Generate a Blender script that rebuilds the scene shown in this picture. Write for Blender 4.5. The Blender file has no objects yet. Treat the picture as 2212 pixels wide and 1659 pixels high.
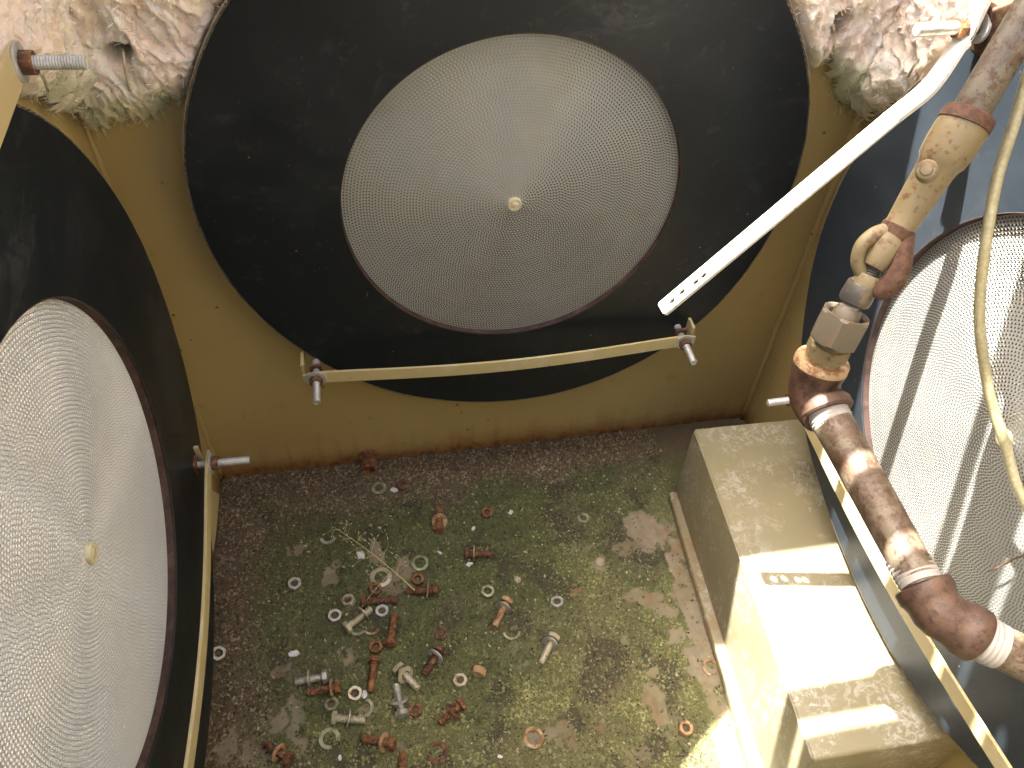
import bpy, bmesh, math, random
import numpy as np
from mathutils import Vector, Matrix
random.seed(7); rng = np.random.default_rng(11)
S = bpy.context.scene
COL = S.collection
RAD = math.radians

# ------------------------------------------------------------------ camera
F, CX, CY = 1660., 1106., 829.5          # measured focal length and centre of a 2212 x 1659 view
def _n(v): return v/np.linalg.norm(v)
def _c(x, y): return np.array([x-CX, y-CY, F])
ZA = -_n(_c(1013., 2408.))
XA = _n(np.cross(np.cross(_c(477, 1033), _c(1317, 935)), ZA))
if XA[0] < 0: XA = -XA
YA = np.cross(ZA, XA)
RM = np.array([XA, YA, ZA])
CAM = np.array([0., 0., 1.])
cam = bpy.data.objects.new('camera', bpy.data.cameras.new('camera')); COL.objects.link(cam)
cam.data.sensor_width = 36; cam.data.lens = 36*F/2212; cam.data.clip_start = .02; cam.data.clip_end = 200
right, up, back = RM@np.array([1., 0, 0]), RM@np.array([0, -1., 0]), RM@np.array([0, 0, -1.])
M = Matrix.Identity(4)
for i in range(3):
    M[i][0], M[i][1], M[i][2], M[i][3] = right[i], up[i], back[i], CAM[i]
cam.matrix_world = M
S.camera = cam
def at(x, y, d): return Vector(CAM + d*(RM@np.array([(x-CX)/F, (y-CY)/F, 1.])))
def hit(x, y, ax, val):
    r = RM@_c(x, y); t = (val-CAM[ax])/r[ax]; return Vector(CAM+r*t)
def fl(x, y, z=0.): return hit(x, y, 2, z)

# ------------------------------------------------------------------ light
SUN = Vector((-.45, .34, 1)).normalized()
el = math.asin(SUN.z); az = math.atan2(SUN.x, SUN.y)
W = bpy.data.worlds.new('World'); S.world = W; W.use_nodes = True
nt = W.node_tree; bg = nt.nodes['Background']
sky = nt.nodes.new('ShaderNodeTexSky'); sky.sky_type = 'NISHITA'; sky.sun_disc = False
sky.sun_elevation = el; sky.sun_rotation = az; sky.air_density = .8; sky.dust_density = 9; sky.ozone_density = 0
nt.links.new(sky.outputs[0], bg.inputs[0]); bg.inputs[1].default_value = .15
sl = bpy.data.lights.new('sun', 'SUN'); sl.energy = 4.8; sl.angle = RAD(.5); sl.color = (1, .97, .92)
so = bpy.data.objects.new('sun', sl); COL.objects.link(so)
so.rotation_euler = SUN.to_track_quat('Z', 'Y').to_euler(); so.location = (-1, .8, 3)
S.view_settings.view_transform = 'Standard'; S.view_settings.look = 'None'
S.view_settings.exposure = 3.0; S.view_settings.gamma = 1
try:
    S.cycles.max_bounces = 10; S.cycles.diffuse_bounces = 7; S.cycles.glossy_bounces = 4
except Exception: pass

# ------------------------------------------------------------------ materials
def lin(c):
    return tuple(c)+(1.,) if len(c) == 3 else tuple(c)
class MB:
    """small node-material builder on object coordinates"""
    def __init__(s, name, base, rough=.6, metal=0., spec=.5):
        s.m = bpy.data.materials.new(name); s.m.use_nodes = True
        s.t = s.m.node_tree; s.N = s.t.nodes; s.L = s.t.links
        s.b = s.N['Principled BSDF']
        s.b.inputs['Roughness'].default_value = rough; s.b.inputs['Metallic'].default_value = metal
        s.b.inputs['Specular IOR Level'].default_value = spec
        s.tc = s.N.new('ShaderNodeTexCoord')
        s.col = None; s.base(base); s.bh = None
    def base(s, c):
        n = s.N.new('ShaderNodeRGB'); n.outputs[0].default_value = lin(c); s.col = n.outputs[0]
    def coord(s, scale=(1, 1, 1), off=(0, 0, 0), src='Object'):
        n = s.N.new('ShaderNodeMapping'); n.inputs['Scale'].default_value = scale; n.inputs['Location'].default_value = off
        s.L.new(s.tc.outputs[src], n.inputs['Vector']); return n.outputs[0]
    def noise(s, scale, detail=4, rough=.6, dist=0., st=(1, 1, 1), off=(0, 0, 0)):
        n = s.N.new('ShaderNodeTexNoise'); n.inputs['Scale'].default_value = scale; n.inputs['Detail'].default_value = detail
        n.inputs['Roughness'].default_value = rough; n.inputs['Distortion'].default_value = dist
        s.L.new(s.coord(st, off), n.inputs['Vector']); return n.outputs['Fac']
    def voro(s, scale, feature='F1', st=(1, 1, 1), off=(0, 0, 0)):
        n = s.N.new('ShaderNodeTexVoronoi'); n.feature = feature; n.inputs['Scale'].default_value = scale
        s.L.new(s.coord(st, off), n.inputs['Vector']); return n.outputs['Distance']
    def wave(s, scale, st=(1, 1, 1), dist=0., axis='X'):
        n = s.N.new('ShaderNodeTexWave'); n.inputs['Scale'].default_value = scale; n.bands_direction = axis
        n.inputs['Distortion'].default_value = dist
        s.L.new(s.coord(st), n.inputs['Vector']); return n.outputs['Fac']
    def ramp(s, v, lo, hi):
        n = s.N.new('ShaderNodeMapRange'); n.inputs[1].default_value = lo; n.inputs[2].default_value = hi
        n.interpolation_type = 'SMOOTHSTEP' if lo < hi else 'LINEAR'
        if lo > hi:
            n.inputs[1].default_value = hi; n.inputs[2].default_value = lo; n.inputs[3].default_value = 1; n.inputs[4].default_value = 0
        s.L.new(v, n.inputs[0]); return n.outputs[0]
    def mul(s, a, b, op='MULTIPLY'):
        n = s.N.new('ShaderNodeMath'); n.operation = op
        for i, v in enumerate((a, b)):
            if isinstance(v, (int, float)): n.inputs[i].default_value = v
            else: s.L.new(v, n.inputs[i])
        n.use_clamp = True; return n.outputs[0]
    def axis(s, k, src='Object'):
        n = s.N.new('ShaderNodeSeparateXYZ'); s.L.new(s.tc.outputs[src], n.inputs[0]); return n.outputs[k]
    def mix(s, mask, c, fac=1.):
        n = s.N.new('ShaderNodeMix'); n.data_type = 'RGBA'
        if fac != 1.: mask = s.mul(mask, fac)
        s.L.new(mask, n.inputs[0]); s.L.new(s.col, n.inputs[6])
        if isinstance(c, tuple): n.inputs[7].default_value = lin(c)
        else: s.L.new(c, n.inputs[7])
        s.col = n.outputs[2]; return s
    def bump(s, h, strength=.3, dist=.001):
        n = s.N.new('ShaderNodeBump'); n.inputs['Strength'].default_value = strength; n.inputs['Distance'].default_value = dist
        s.L.new(h, n.inputs['Height'])
        if s.bh: s.L.new(s.bh, n.inputs['Normal'])
        s.bh = n.outputs[0]; return s
    def rough(s, mask, lo, hi):
        n = s.N.new('ShaderNodeMapRange'); s.L.new(mask, n.inputs[0]); n.inputs[3].default_value = lo; n.inputs[4].default_value = hi
        s.L.new(n.outputs[0], s.b.inputs['Roughness']); return s
    def metal(s, mask, lo, hi):
        n = s.N.new('ShaderNodeMapRange'); s.L.new(mask, n.inputs[0]); n.inputs[3].default_value = lo; n.inputs[4].default_value = hi
        s.L.new(n.outputs[0], s.b.inputs['Metallic']); return s
    def attr(s, name):
        n = s.N.new('ShaderNodeAttribute'); n.attribute_name = name; return n.outputs['Color']
    def done(s):
        s.L.new(s.col, s.b.inputs['Base Color'])
        if s.bh: s.L.new(s.bh, s.b.inputs['Normal'])
        return s.m

OLIVE = (.40, .325, .155)
def m_wall():
    m = MB('olive_paint_wall', (.355, .27, .112), .42)
    m.mix(m.ramp(m.noise(3, 3), .35, .7), (.41, .33, .15), .7)
    m.mix(m.ramp(m.noise(14, 4, st=(.15, .15, 1.5)), .6, .8), (.38, .32, .16), .3)
    m.mix(m.ramp(m.noise(26, 6, .7, off=(3, 3, 3)), .60, .68), (.29, .215, .085), .5)
    z = m.axis(2)
    # fine horizontal brush scratches low on the wall
    m.mix(m.mul(m.ramp(m.noise(60, 3, st=(.06, .06, 2.2)), .62, .75), m.ramp(z, .17, .03)), (.52, .45, .24), .5)
    # dark specks
    m.mix(m.mul(m.ramp(m.voro(38), .11, .06), m.ramp(m.noise(11, 2), .5, .62)), (.05, .035, .015), .9)
    # rust runs rising from the base
    st = m.ramp(m.noise(70, 3, st=(1, 1, .07)), .46, .66)
    m.mix(m.mul(st, m.ramp(m.mul(z, m.noise(9, 3), 'SUBTRACT'), -.40, -.5)), (.22, .085, .02), .0)
    m.mix(m.mul(st, m.ramp(z, .075, .015)), (.24, .10, .03), .55)
    zn = m.N.new('ShaderNodeMath'); zn.operation = 'SUBTRACT'; m.L.new(z, zn.inputs[0]); m.L.new(m.mul(m.noise(35, 6, .7), .05), zn.inputs[1])
    m.mix(m.ramp(zn.outputs[0], .016, -.016), (.21, .09, .03), .85)
    m.mix(m.mul(m.ramp(zn.outputs[0], -.006, -.02), m.ramp(m.noise(110, 4), .45, .6)), (.06, .03, .015), .8)
    m.bump(m.noise(260, 2), .08, .0005)
    m.rough(m.noise(20, 3), .34, .5)
    return m.done()
def m_box():
    m = MB('cream_olive_paint_box', (.215, .19, .112), .45)
    m.mix(m.ramp(m.noise(7, 4), .42, .65), (.245, .222, .14), .8)
    # chalky crazed bloom
    a = m.ramp(m.noise(11, 4, .6), .44, .60)
    m.mix(m.mul(a, m.ramp(m.noise(75, 5, .7, 1.6), .48, .60)), (.42, .41, .36), .6)
    m.mix(m.mul(a, m.ramp(m.mul(m.mul(m.noise(120, 3, .6, 1.2), .5, 'SUBTRACT'), -1.), .03, .0)), (.5, .47, .38), .0)
    m.mix(m.mul(m.ramp(m.noise(16, 3, off=(3, 3, 0)), .55, .65), m.ramp(m.noise(150, 5, .75, .5), .50, .60)), (.50, .50, .485), .55)
    m.mix(m.ramp(m.noise(70, 4), .70, .76), (.2, .10, .04), .8)
    z = m.axis(2)
    m.mix(m.mul(m.ramp(z, .045, .0), m.ramp(m.noise(60, 4), .42, .6)), (.20, .11, .05), .8)
    m.bump(m.noise(200, 3), .12, .0006)
    return m.done()
def m_strap():
    m = MB('cream_paint_strap', (.46, .385, .20), .4)
    m.mix(m.ramp(m.noise(30, 4), .5, .7), (.52, .46, .32), .7)
    m.mix(m.ramp(m.noise(85, 5, .7), .665, .72), (.28, .10, .03), .9)
    m.bump(m.noise(180, 3), .1, .0005)
    return m.done()
def m_strap_white():
    m = MB('chalky_paint_strap', (.74, .69, .60), .5)
    m.mix(m.ramp(m.noise(110, 5, .75), .60, .66), (.30, .15, .06), .8)
    m.mix(m.ramp(m.noise(20, 4), .5, .7), (.8, .76, .66), .7)
    return m.done()
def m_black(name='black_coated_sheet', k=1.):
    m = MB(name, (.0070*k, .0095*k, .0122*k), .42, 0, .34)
    m.mix(m.ramp(m.noise(5, 5, .6), .45, .75), (.019*k, .0225*k, .0265*k), .8)
    m.mix(m.ramp(m.noise(38, 6, .8), .56, .72), (.06, .06, .056), .5)
    m.mix(m.ramp(m.noise(8, 6, .75, 1.0, off=(7, 2, 5)), .57, .70), (.045, .05, .055), .6)
    m.mix(m.ramp(m.noise(120, 2, st=(1, .14, 1), dist=.4), .75, .80), (.16, .16, .16), .5)
    m.mix(m.ramp(m.voro(70, off=(3, 1, 2)), .06, .03), (.22, .22, .21), .4)
    m.mix(m.ramp(m.voro(24, off=(.3, .1, .2)), .035, .02), (.35, .35, .34), .5)
    m.bump(m.noise(330, 2), .14, .0005)
    m.rough(m.noise(18, 4), .32, .52)
    return m.done()
def m_foil(name, a, b, c):
    m = MB(name, a, .40, .4)
    m.mix(m.ramp(m.noise(9, 4), .4, .7), b, .8)
    m.mix(m.ramp(m.noise(14, 4, .6, off=(1, 4, 0)), .55, .72), c, .6)
    if a[0] > .6: m.mix(m.mul(m.ramp(m.voro(70, off=(.3, .2, .1)), .12, .06), m.ramp(m.noise(20), .5, .55)), (.9, .9, .88), .9)  # painted glints: pale sparkle spots on the lighter foil
    return m.done()
def m_plain(name, c, rough=.6, metal=0, c2=None, sc=40, lo=.5, hi=.65, bump=.2, spec=.5):
    m = MB(name, c, rough, metal, spec)
    if c2: m.mix(m.ramp(m.noise(sc, 5, .65), lo, hi), c2)
    if bump: m.bump(m.noise(sc*5, 3), bump, .0006)
    return m.done()
def m_rust(name, dark, midc, light, scale=60):
    m = MB(name, midc, .8, 0)
    m.mix(m.ramp(m.noise(scale, 5, .65), .46, .58), dark)
    m.mix(m.ramp(m.noise(scale*.6, 4, .7, off=(2, 3, 1)), .54, .66), light, .85)
    m.bump(m.noise(scale*4, 4, .7), .55, .0008)
    return m.done()
def m_pipe(name, a, b, c, scratch=True):
    m = MB(name, a, .5, .12)
    m.mix(m.ramp(m.noise(60, 4, .6), .42, .6), b)
    m.mix(m.ramp(m.noise(130, 6, .75), .50, .60), c, .8)
    m.mix(m.ramp(m.noise(45, 5, .7, off=(5, 2, 3)), .54, .66), c, .55)
    m.mix(m.ramp(m.noise(300, 3, .6, off=(1, 2, 3)), .64, .70), (.03, .018, .014), .7)
    m.bump(m.noise(340, 5, .7), .45, .0008)
    return m.done()
def m_zinc(name, a, b, stain=(.25, .11, .04), amt=.62):
    m = MB(name, a, .42, .35)
    m.mix(m.ramp(m.noise(70, 4), .42, .6), b)
    m.mix(m.ramp(m.noise(110, 4, .7, off=(4, 1, 0)), amt, amt+.06), stain, .9)
    m.bump(m.noise(400, 2), .2, .0004)
    return m.done()
def m_attr(name, rough=.9, bumps=((400, .5, .001),), spec=.3, sss=0):
    m = MB(name, (.2, .2, .2), rough, 0, spec); m.col = m.attr('Col')
    for sc, st, d in bumps: m.bump(m.noise(sc, 4, .7), st, d)
    return m.done()
MAT = dict(
    wall=m_wall(), box=m_box(), strap=m_strap(), strapw=m_strap_white(), black=m_black(), blackd=m_black('sunlit_tone_black_sheet', 2.3), foil=m_foil('crimped_foil', (.47, .485, .45), (.53, .545, .50), (.46, .44, .32)), foilw=m_plain('shade_tone_foil_wall', (.06, .057, .05), .5, .3, (.085, .08, .062), 30, bump=0),  # foilw: cell walls coloured darker to deepen the shade inside the honeycomb
    foilb=m_foil('lit_tone_foil', (.62, .65, .70), (.68, .71, .75), (.58, .60, .62)), foilbw=m_plain('lit_tone_foil_wall', (.36, .365, .37), .45, .3, (.30, .29, .27), 30, bump=0),  # left core: foil coloured brighter for the light it catches, walls too
    corerust=m_rust('brown_core_band', (.03, .015, .011), (.055, .028, .02), (.085, .05, .036)),
    hub=m_plain('cream_hub', (.62, .58, .40), .45, 0, (.52, .47, .3), 60),
    dark=m_plain('shade_tone_dark', (.03, .027, .022), .8, 0, bump=0),  # dark colour standing for shade behind open cells and in strap slots
    rust=m_rust('orange_rust', (.085, .036, .018), (.21, .092, .036), (.35, .19, .085), 180),
    rustd=m_rust('dark_rust', (.055, .026, .015), (.14, .062, .030), (.25, .13, .06), 170),
    rustt=m_rust('tan_rust', (.22, .11, .05), (.38, .25, .13), (.50, .42, .28), 80),
    zinc=m_zinc('weathered_zinc', (.43, .43, .38), (.28, .28, .24)),
    zincy=m_zinc('yellowed_zinc', (.42, .38, .25), (.5, .47, .36), (.28, .15, .06), .58),
    zincg=m_zinc('mossy_zinc', (.33, .34, .22), (.20, .23, .12), (.10, .09, .05), .55),
    galv=m_zinc('bright_zinc', (.50, .51, .50), (.38, .39, .38), (.30, .13, .05), .68),
    pipeu=m_pipe('grey_brown_pipe', (.15, .132, .10), (.12, .108, .088), (.07, .032, .016)),
    pipel=m_pipe('mottled_rust_pipe', (.155, .122, .082), (.105, .070, .043), (.052, .025, .014)),
    elbow=m_pipe('dark_red_rust_fitting', (.078, .044, .030), (.105, .060, .038), (.038, .018, .012)),
    valve=m_plain('tan_painted_casting', (.20, .16, .085), .5, 0, (.13, .075, .038), 130, .53, .64),
    valver=m_rust('red_rust_casting', (.06, .028, .018), (.10, .048, .026), (.16, .095, .05), 190),
    brass=m_plain('dull_brass_nut', (.15, .13, .095), .5, .2, (.19, .115, .06), 130, .52, .64),
    steeldark=m_plain('blued_steel_nut', (.075, .072, .068), .45, .4, (.24, .19, .11), 30, .45, .65),
    tape=m_plain('white_thread_tape', (.32, .30, .27), .6, 0, (.22, .16, .1), 60, .55, .7),
    rim=m_plain('dull_tan_rim', (.34,.29,.2), .6, 0, (.2,.15,.09), 60),
    hose=None)

# ------------------------------------------------------------------ object helpers
def link(name, me, mat=None, parent=None, loc=None, kind=None, label=None, smooth=False):
    if mat is not None:
        me.materials.clear(); me.materials.append(MAT[mat] if isinstance(mat, str) else mat)
    if smooth: me.shade_smooth()
    o = bpy.data.objects.new(name, me); COL.objects.link(o)
    if parent: o.parent = parent
    if loc is not None: o.location = loc
    if kind: o['kind'] = kind
    if label: o['label'] = label
    return o
def empty(name, loc=(0, 0, 0), mat=None):
    o = bpy.data.objects.new(name, None); COL.objects.link(o); o.empty_display_size = .02
    if mat is not None: o.matrix_world = mat
    else: o.location = loc
    return o
def tag(o, label, cat, group=None):
    o['label'] = label; o['category'] = cat
    if group: o['group'] = group
    return o
def mesh(v, f, name='mesh'):
    me = bpy.data.meshes.new(name); me.from_pydata([tuple(map(float, p)) for p in v], [], f); me.update(); return me
def bmm(bm):
    me = bpy.data.meshes.new('mesh'); bmesh.ops.recalc_face_normals(bm, faces=bm.faces); bm.to_mesh(me); bm.free(); return me
def bigmesh(V, Q, name='mesh', cols=None):
    """numpy mesh: V (n,3), Q (m,k) faces of k corners"""
    me = bpy.data.meshes.new(name); V = np.asarray(V, np.float32); Q = np.asarray(Q, np.int32)
    m, k = Q.shape
    me.vertices.add(len(V)); me.vertices.foreach_set('co', V.ravel())
    me.loops.add(m*k); me.loops.foreach_set('vertex_index', Q.ravel())
    me.polygons.add(m); me.polygons.foreach_set('loop_start', np.arange(0, m*k, k, dtype=np.int32))
    me.polygons.foreach_set('loop_total', np.full(m, k, np.int32))
    me.update(calc_edges=True); me.validate()
    if cols is not None:
        a = me.color_attributes.new('Col', 'FLOAT_COLOR', 'POINT')
        c = np.ones((len(V), 4), np.float32); c[:, :3] = cols; a.data.foreach_set('color', c.ravel())
    return me
def boxbm(lo, hi, bev=0, seg=2):
    bm = bmesh.new(); bmesh.ops.create_cube(bm, size=1)
    lo, hi = Vector(lo), Vector(hi)
    for v in bm.verts: v.co = Vector((lo[i]+(v.co[i]+.5)*(hi[i]-lo[i]) for i in range(3)))
    if bev: bmesh.ops.bevel(bm, geom=bm.edges[:], offset=bev, segments=seg, affect='EDGES', profile=.5)
    return bm
def flatplate(outer, holes, z0, z1, bevel=0):
    """extruded 2-D shape with holes"""
    cu = bpy.data.curves.new('c', 'CURVE'); cu.dimensions = '2D'; cu.fill_mode = 'BOTH'
    cu.extrude = (z1-z0)/2-bevel; cu.bevel_depth = bevel; cu.bevel_resolution = 1
    for pts in [outer]+holes:
        sp = cu.splines.new('POLY'); sp.points.add(len(pts)-1); sp.use_cyclic_u = True
        for p, q in zip(sp.points, pts): p.co = (q[0], q[1], 0, 1)
    ob = bpy.data.objects.new('c', cu); COL.objects.link(ob)
    me = bpy.data.meshes.new_from_object(ob.evaluated_get(bpy.context.evaluated_depsgraph_get()))
    bpy.data.objects.remove(ob); me.transform(Matrix.Translation((0, 0, (z0+z1)/2))); return me
def circ(r, n=32, cx=0, cy=0, ph=0, jit=0):
    return [(cx+(r+random.uniform(-jit, jit))*math.cos(ph+2*math.pi*i/n), cy+(r+random.uniform(-jit, jit))*math.sin(ph+2*math.pi*i/n)) for i in range(n)]
def frame(A, B):
    """matrix with z from A to B, origin A"""
    d = (Vector(B)-Vector(A)); q = d.to_track_quat('Z', 'Y').to_matrix().to_4x4(); q.translation = Vector(A); return q
def lathe(A, B, prof, seg=32, rot=0, cap=True):
    """profile [(t in metres along A->B, r)]"""
    Mx = frame(A, B); v = []; f = []
    for t, r in prof:
        for k in range(seg):
            a = rot+2*math.pi*k/seg; v.append(Mx@Vector((r*math.cos(a), r*math.sin(a), t)))
    n = len(prof)
    for i in range(n-1):
        for k in range(seg):
            k2 = (k+1) % seg; f.append((i*seg+k, i*seg+k2, (i+1)*seg+k2, (i+1)*seg+k))
    if cap: f.append(tuple(range(seg))[::-1]); f.append(tuple((n-1)*seg+k for k in range(seg)))
    me = mesh(v, f)
    return me
def smooth_angle(o, ang=35):
    me = o.data; me.shade_smooth()
    bm = bmesh.new(); bm.from_mesh(me)
    for e in bm.edges:
        e.smooth = not (len(e.link_faces) == 2 and e.calc_face_angle(0) > RAD(ang))
    bm.to_mesh(me); bm.free(); return o
def tube(pts, rad, seg=12, close=True):
    """swept tube through points with radii"""
    pts = [Vector(p) for p in pts]; n = len(pts)
    if isinstance(rad, (int, float)): rad = [rad]*n
    v = []; f = []; up0 = None
    for i, p in enumerate(pts):
        d = (pts[min(i+1, n-1)]-pts[max(i-1, 0)]).normalized()
        if up0 is None: up0 = d.orthogonal().normalized()
        up0 = (up0-d*up0.dot(d)).normalized(); s = d.cross(up0)
        for k in range(seg):
            a = 2*math.pi*k/seg; v.append(p+(up0*math.cos(a)+s*math.sin(a))*rad[i])
    for i in range(n-1):
        for k in range(seg):
            k2 = (k+1) % seg; f.append((i*seg+k, i*seg+k2, (i+1)*seg+k2, (i+1)*seg+k))
    if close: f.append(tuple(range(seg))[::-1]); f.append(tuple((n-1)*seg+k for k in range(seg)))
    return mesh(v, f)
def spline(ps, n):
    """Catmull-Rom through points (tuples of any length)"""
    P = [np.array(p, float) for p in ps]; P = [2*P[0]-P[1]]+P+[2*P[-1]-P[-2]]; out = []
    m = len(P)-3
    for i in range(m):
        k = n//m+(1 if i == m-1 else 0)
        for t in np.linspace(0, 1, max(k, 2), endpoint=(i == m-1)):
            a, b, c, d = P[i:i+4]
            out.append(.5*((2*b)+(-a+c)*t+(2*a-5*b+4*c-d)*t*t+(-a+3*b-3*c+d)*t**3))
    return out
# numpy value noise
_T = rng.random((256, 256))
def vn(x, y):
    x0 = np.floor(x).astype(int); y0 = np.floor(y).astype(int); fx = x-x0; fy = y-y0
    fx = fx*fx*(3-2*fx); fy = fy*fy*(3-2*fy)
    g = lambda a, b: _T[a % 256, b % 256]
    return (g(x0, y0)*(1-fx)+g(x0+1, y0)*fx)*(1-fy)+(g(x0, y0+1)*(1-fx)+g(x0+1, y0+1)*fx)*fy
def fbm(x, y, o=4, g=.5, s=0):
    r = 0; a = 1; t = 0
    for i in range(o):
        r = r+a*vn(x+17.3*i+s, y+9.1*i+s*1.7); t += a; a *= g; x = x*2.03; y = y*2.03
    return r/t
def sstep(v, lo, hi):
    t = np.clip((v-lo)/(hi-lo), 0, 1); return t*t*(3-2*t)

# ------------------------------------------------------------------ enclosure
XL, XR, YB, YF, ZT = -.281, .596, .791, -.12, 1.19
enc = empty('steel_enclosure', (0, 0, 0))
tag(enc, 'olive painted welded steel enclosure walls, rusting along the floor', 'enclosure')
def wallpart(name, lo, hi, **k): return link(name, bmm(boxbm(lo, hi)), 'wall', enc, **k)
wallpart('back_wall', (XL-.006, YB, -.01), (XR+.006, YB+.006, ZT))
wallpart('side_wall', (XL-.006, YF, -.01), (XL, YB, ZT))
wallpart('side_wall', (XR, YF, -.01), (XR+.006, YB, ZT), label='right side wall, olive paint in shade')
wallpart('front_wall', (XL-.006, YF-.006, -.01), (XR+.006, YF, 1.0))
# unseen panel added to shape the sun: slots follow its stripes, outline its shade
ZR = 1.06
def capsule(x0, x1, y, r, n=8):
    p = []
    for k in range(n+1): a = -math.pi/2+math.pi*k/n; p.append((x1-r+r*math.cos(a), y+r*math.sin(a)))
    for k in range(n+1): a = math.pi/2+math.pi*k/n; p.append((x0+r+r*math.cos(a), y+r*math.sin(a)))
    return p
def yu(u): return u+.34*(ZR-.16)
slots = [(.234, -.20, .0295, .0078), (.2525, .058, .200, .0062), (.186, -.035, .28, .0068), (.124, -.12, .088, .0068),
         (.124, .115, .30, .0062), (.058, .072, .25, .0068), (.172, -.29, -.065, .0068), (.108, -.30, -.15, .0068)]
outl0 = [(-.325, yu(-.03)), (.37, yu(-.03)), (.37, yu(.276)), (-.285, yu(.276)), (-.262, yu(.314)), (-.214, yu(.349)), (-.176, yu(.371)), (-.168, yu(.40)), (-.165, .82), (-.325, .82)]
DXR = .45*(1.25-ZR); outl = [(x+DXR, y if y != .82 else .82-.34*(1.25-ZR)) for x, y in outl0]
sun_panel = link('unseen_sun_panel', flatplate(outl, [capsule(a+DXR, b+DXR, yu(u), r) for u, a, b, r in slots], ZR, ZR+.003), 'wall', enc)
# hollow threaded stub low on the back wall
a = fl(797, 997, .012); a = Vector((a.x, YB, .014))
stub = link('drain_stub', lathe(a+Vector((0, .002, 0)), a+Vector((0, -.05, .004)), [(0, .018), (.006, .016), (.008, .0115), (.020, .0115), (.021, .0130), (.032, .0130), (.033, .0122), (.033, .0088), (.012, .0085)], 24), 'rust', enc, label='short rusty open pipe stub at the foot of the back wall')
smooth_angle(stub)
# corner weld beads
link('weld_bead', tube([(XL+.002, YB-.002, z) for z in np.linspace(.0, ZT, 60)], [.0035+.0007*math.sin(i*2.1) for i in range(60)], 8), 'wall', enc, smooth=True)
link('weld_bead', tube([(XR-.002, YB-.002, z) for z in np.linspace(.0, ZT, 60)], [.0045+.0007*math.sin(i*1.7) for i in range(60)], 8), 'wall', enc, smooth=True)

# ------------------------------------------------------------------ floor and moss
bare = []      # x, y, rx, ry in metres, strength, tint (0 tan, 1 rusty)
def bp(px, py, rx, ry, s=1., t=0.):
    p = fl(px, py); k = 1.17/1660
    bare.append((p.x, p.y, rx*k, ry*k*1.25, s, t))
for b in [(634, 1190, 16, 11), (800, 1195, 18, 24), (815, 1215, 14, 14), (712, 1250, 16, 14), (722, 1225, 9, 9, .8, .5), (868, 1235, 24, 18), (845, 1262, 30, 16, .8),
          (757, 1408, 12, 17), (1385, 1125, 36, 24, 1, .4), (1400, 1150, 40, 22, 1, .9), (1370, 1182, 50, 10, .8, .2), (1270, 1182, 48, 7, .55, 0), (1296, 1214, 10, 10),
          (1247, 1277, 14, 7, 1, 1), (1400, 1290, 34, 20, 1, .35), (1430, 1310, 20, 16, 1, .8), (1452, 1388, 17, 15, 1, .5), (1415, 1442, 14, 11), (1412, 1515, 26, 30, 1, .4), (1350, 1385, 10, 9, .8),
          (598, 1572, 15, 14), (640, 1585, 13, 19, .9), (660, 1612, 11, 14), (487, 1622, 16, 18, 1, .4), (545, 1620, 16, 22, .8), (640, 1540, 20, 14, .8), (610, 1445, 22, 14, .7, 1), (650, 1465, 20, 10, .6, .8),
          (1175, 1590, 32, 14, .9, .3), (1215, 1585, 22, 18, .8, .4), (1295, 1570, 18, 8, .6, 1), (790, 1535, 16, 16, .8, .3), (1120, 1440, 12, 9, .5), (1105, 1400, 10, 8, .4), (935, 1640, 12, 12, .5, .6),
          (870, 1622, 18, 10, .4, .4), (1460, 1560, 26, 22, .5, .5), (1330, 1500, 20, 8, .4, .6), (575, 1640, 18, 18, .7), (700, 1290, 8, 8, .6, .2), (1110, 1640, 16, 8, .4, .3), (1385, 1640, 22, 14, .6, .3)]:
    bp(*b)
s0, s1 = fl(1422, 1180), fl(1515, 1500)             # seam of the strip beside the box
def seamx(Y): return s0.x+(s1.x-s0.x)*(Y-s0.y)/(s1.y-s0.y)
def floor_masks(X, Y):
    wx = X+.012*(fbm(X*130, Y*130, 3)-.5)+.030*(fbm(X*42, Y*42, 3, s=3)-.5); wy = Y+.012*(fbm(X*130, Y*130, 3, s=5)-.5)+.030*(fbm(X*42, Y*42, 3, s=8)-.5)
    bm_ = np.zeros_like(X); tint = np.zeros_like(X)
    for (x, y, rx, ry, s, t) in bare:
        d = np.sqrt(((wx-x)/rx)**2+((wy-y)/ry)**2); k = s*sstep(-d, -1.08, -.96)
        tint = np.where(k > bm_, t, tint); bm_ = np.maximum(bm_, k)
    sx = seamx(wy); n = fbm(X*60, Y*60, 4, s=2)
    strip = sstep(wx, sx-.001, sx+.002)*sstep(-wy, -.66, -.56)*np.where(n > .40, 1, .35)*(1-.75*sstep(wx-sx, .028, .05)*sstep(n, .35, .55))
    tint = np.where(strip > bm_, .45*(fbm(X*40, Y*40, 3, s=7) > .5), tint); bm_ = np.maximum(bm_, strip)
    # brown zone along left and back walls
    e = np.minimum((X+.281)/.13+np.clip((.5-Y)*2., 0, 1), (.791-Y)/.11)
    brown = 1-sstep(e+.9*(fbm(X*14, Y*14, 4, s=9)-.5), .35, 1.0)
    pale = sstep(.62-Y+.35*(X-.1)+.5*(fbm(X*12, Y*12, 3, s=4)-.5), .05, .33)       # yellower moss towards the front right
    dark = sstep(fbm(X*22+4, Y*22, 4, s=21), .56, .66)*sstep(1-brown, .2, .7)
    return bm_, tint, brown, pale, dark
gx = np.linspace(XL, XR, 420); gy = np.linspace(YF, YB, 430)
GX, GY = np.meshgrid(gx, gy); b_, t_, br_, pa_, dk_ = floor_masks(GX, GY)
hgt = (fbm(GX*55, GY*55, 4, s=1)-.5)*.0022*(1-b_)+(fbm(GX*16, GY*16, 3, s=31)-.5)*.003-b_*.0016+.0012
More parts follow.
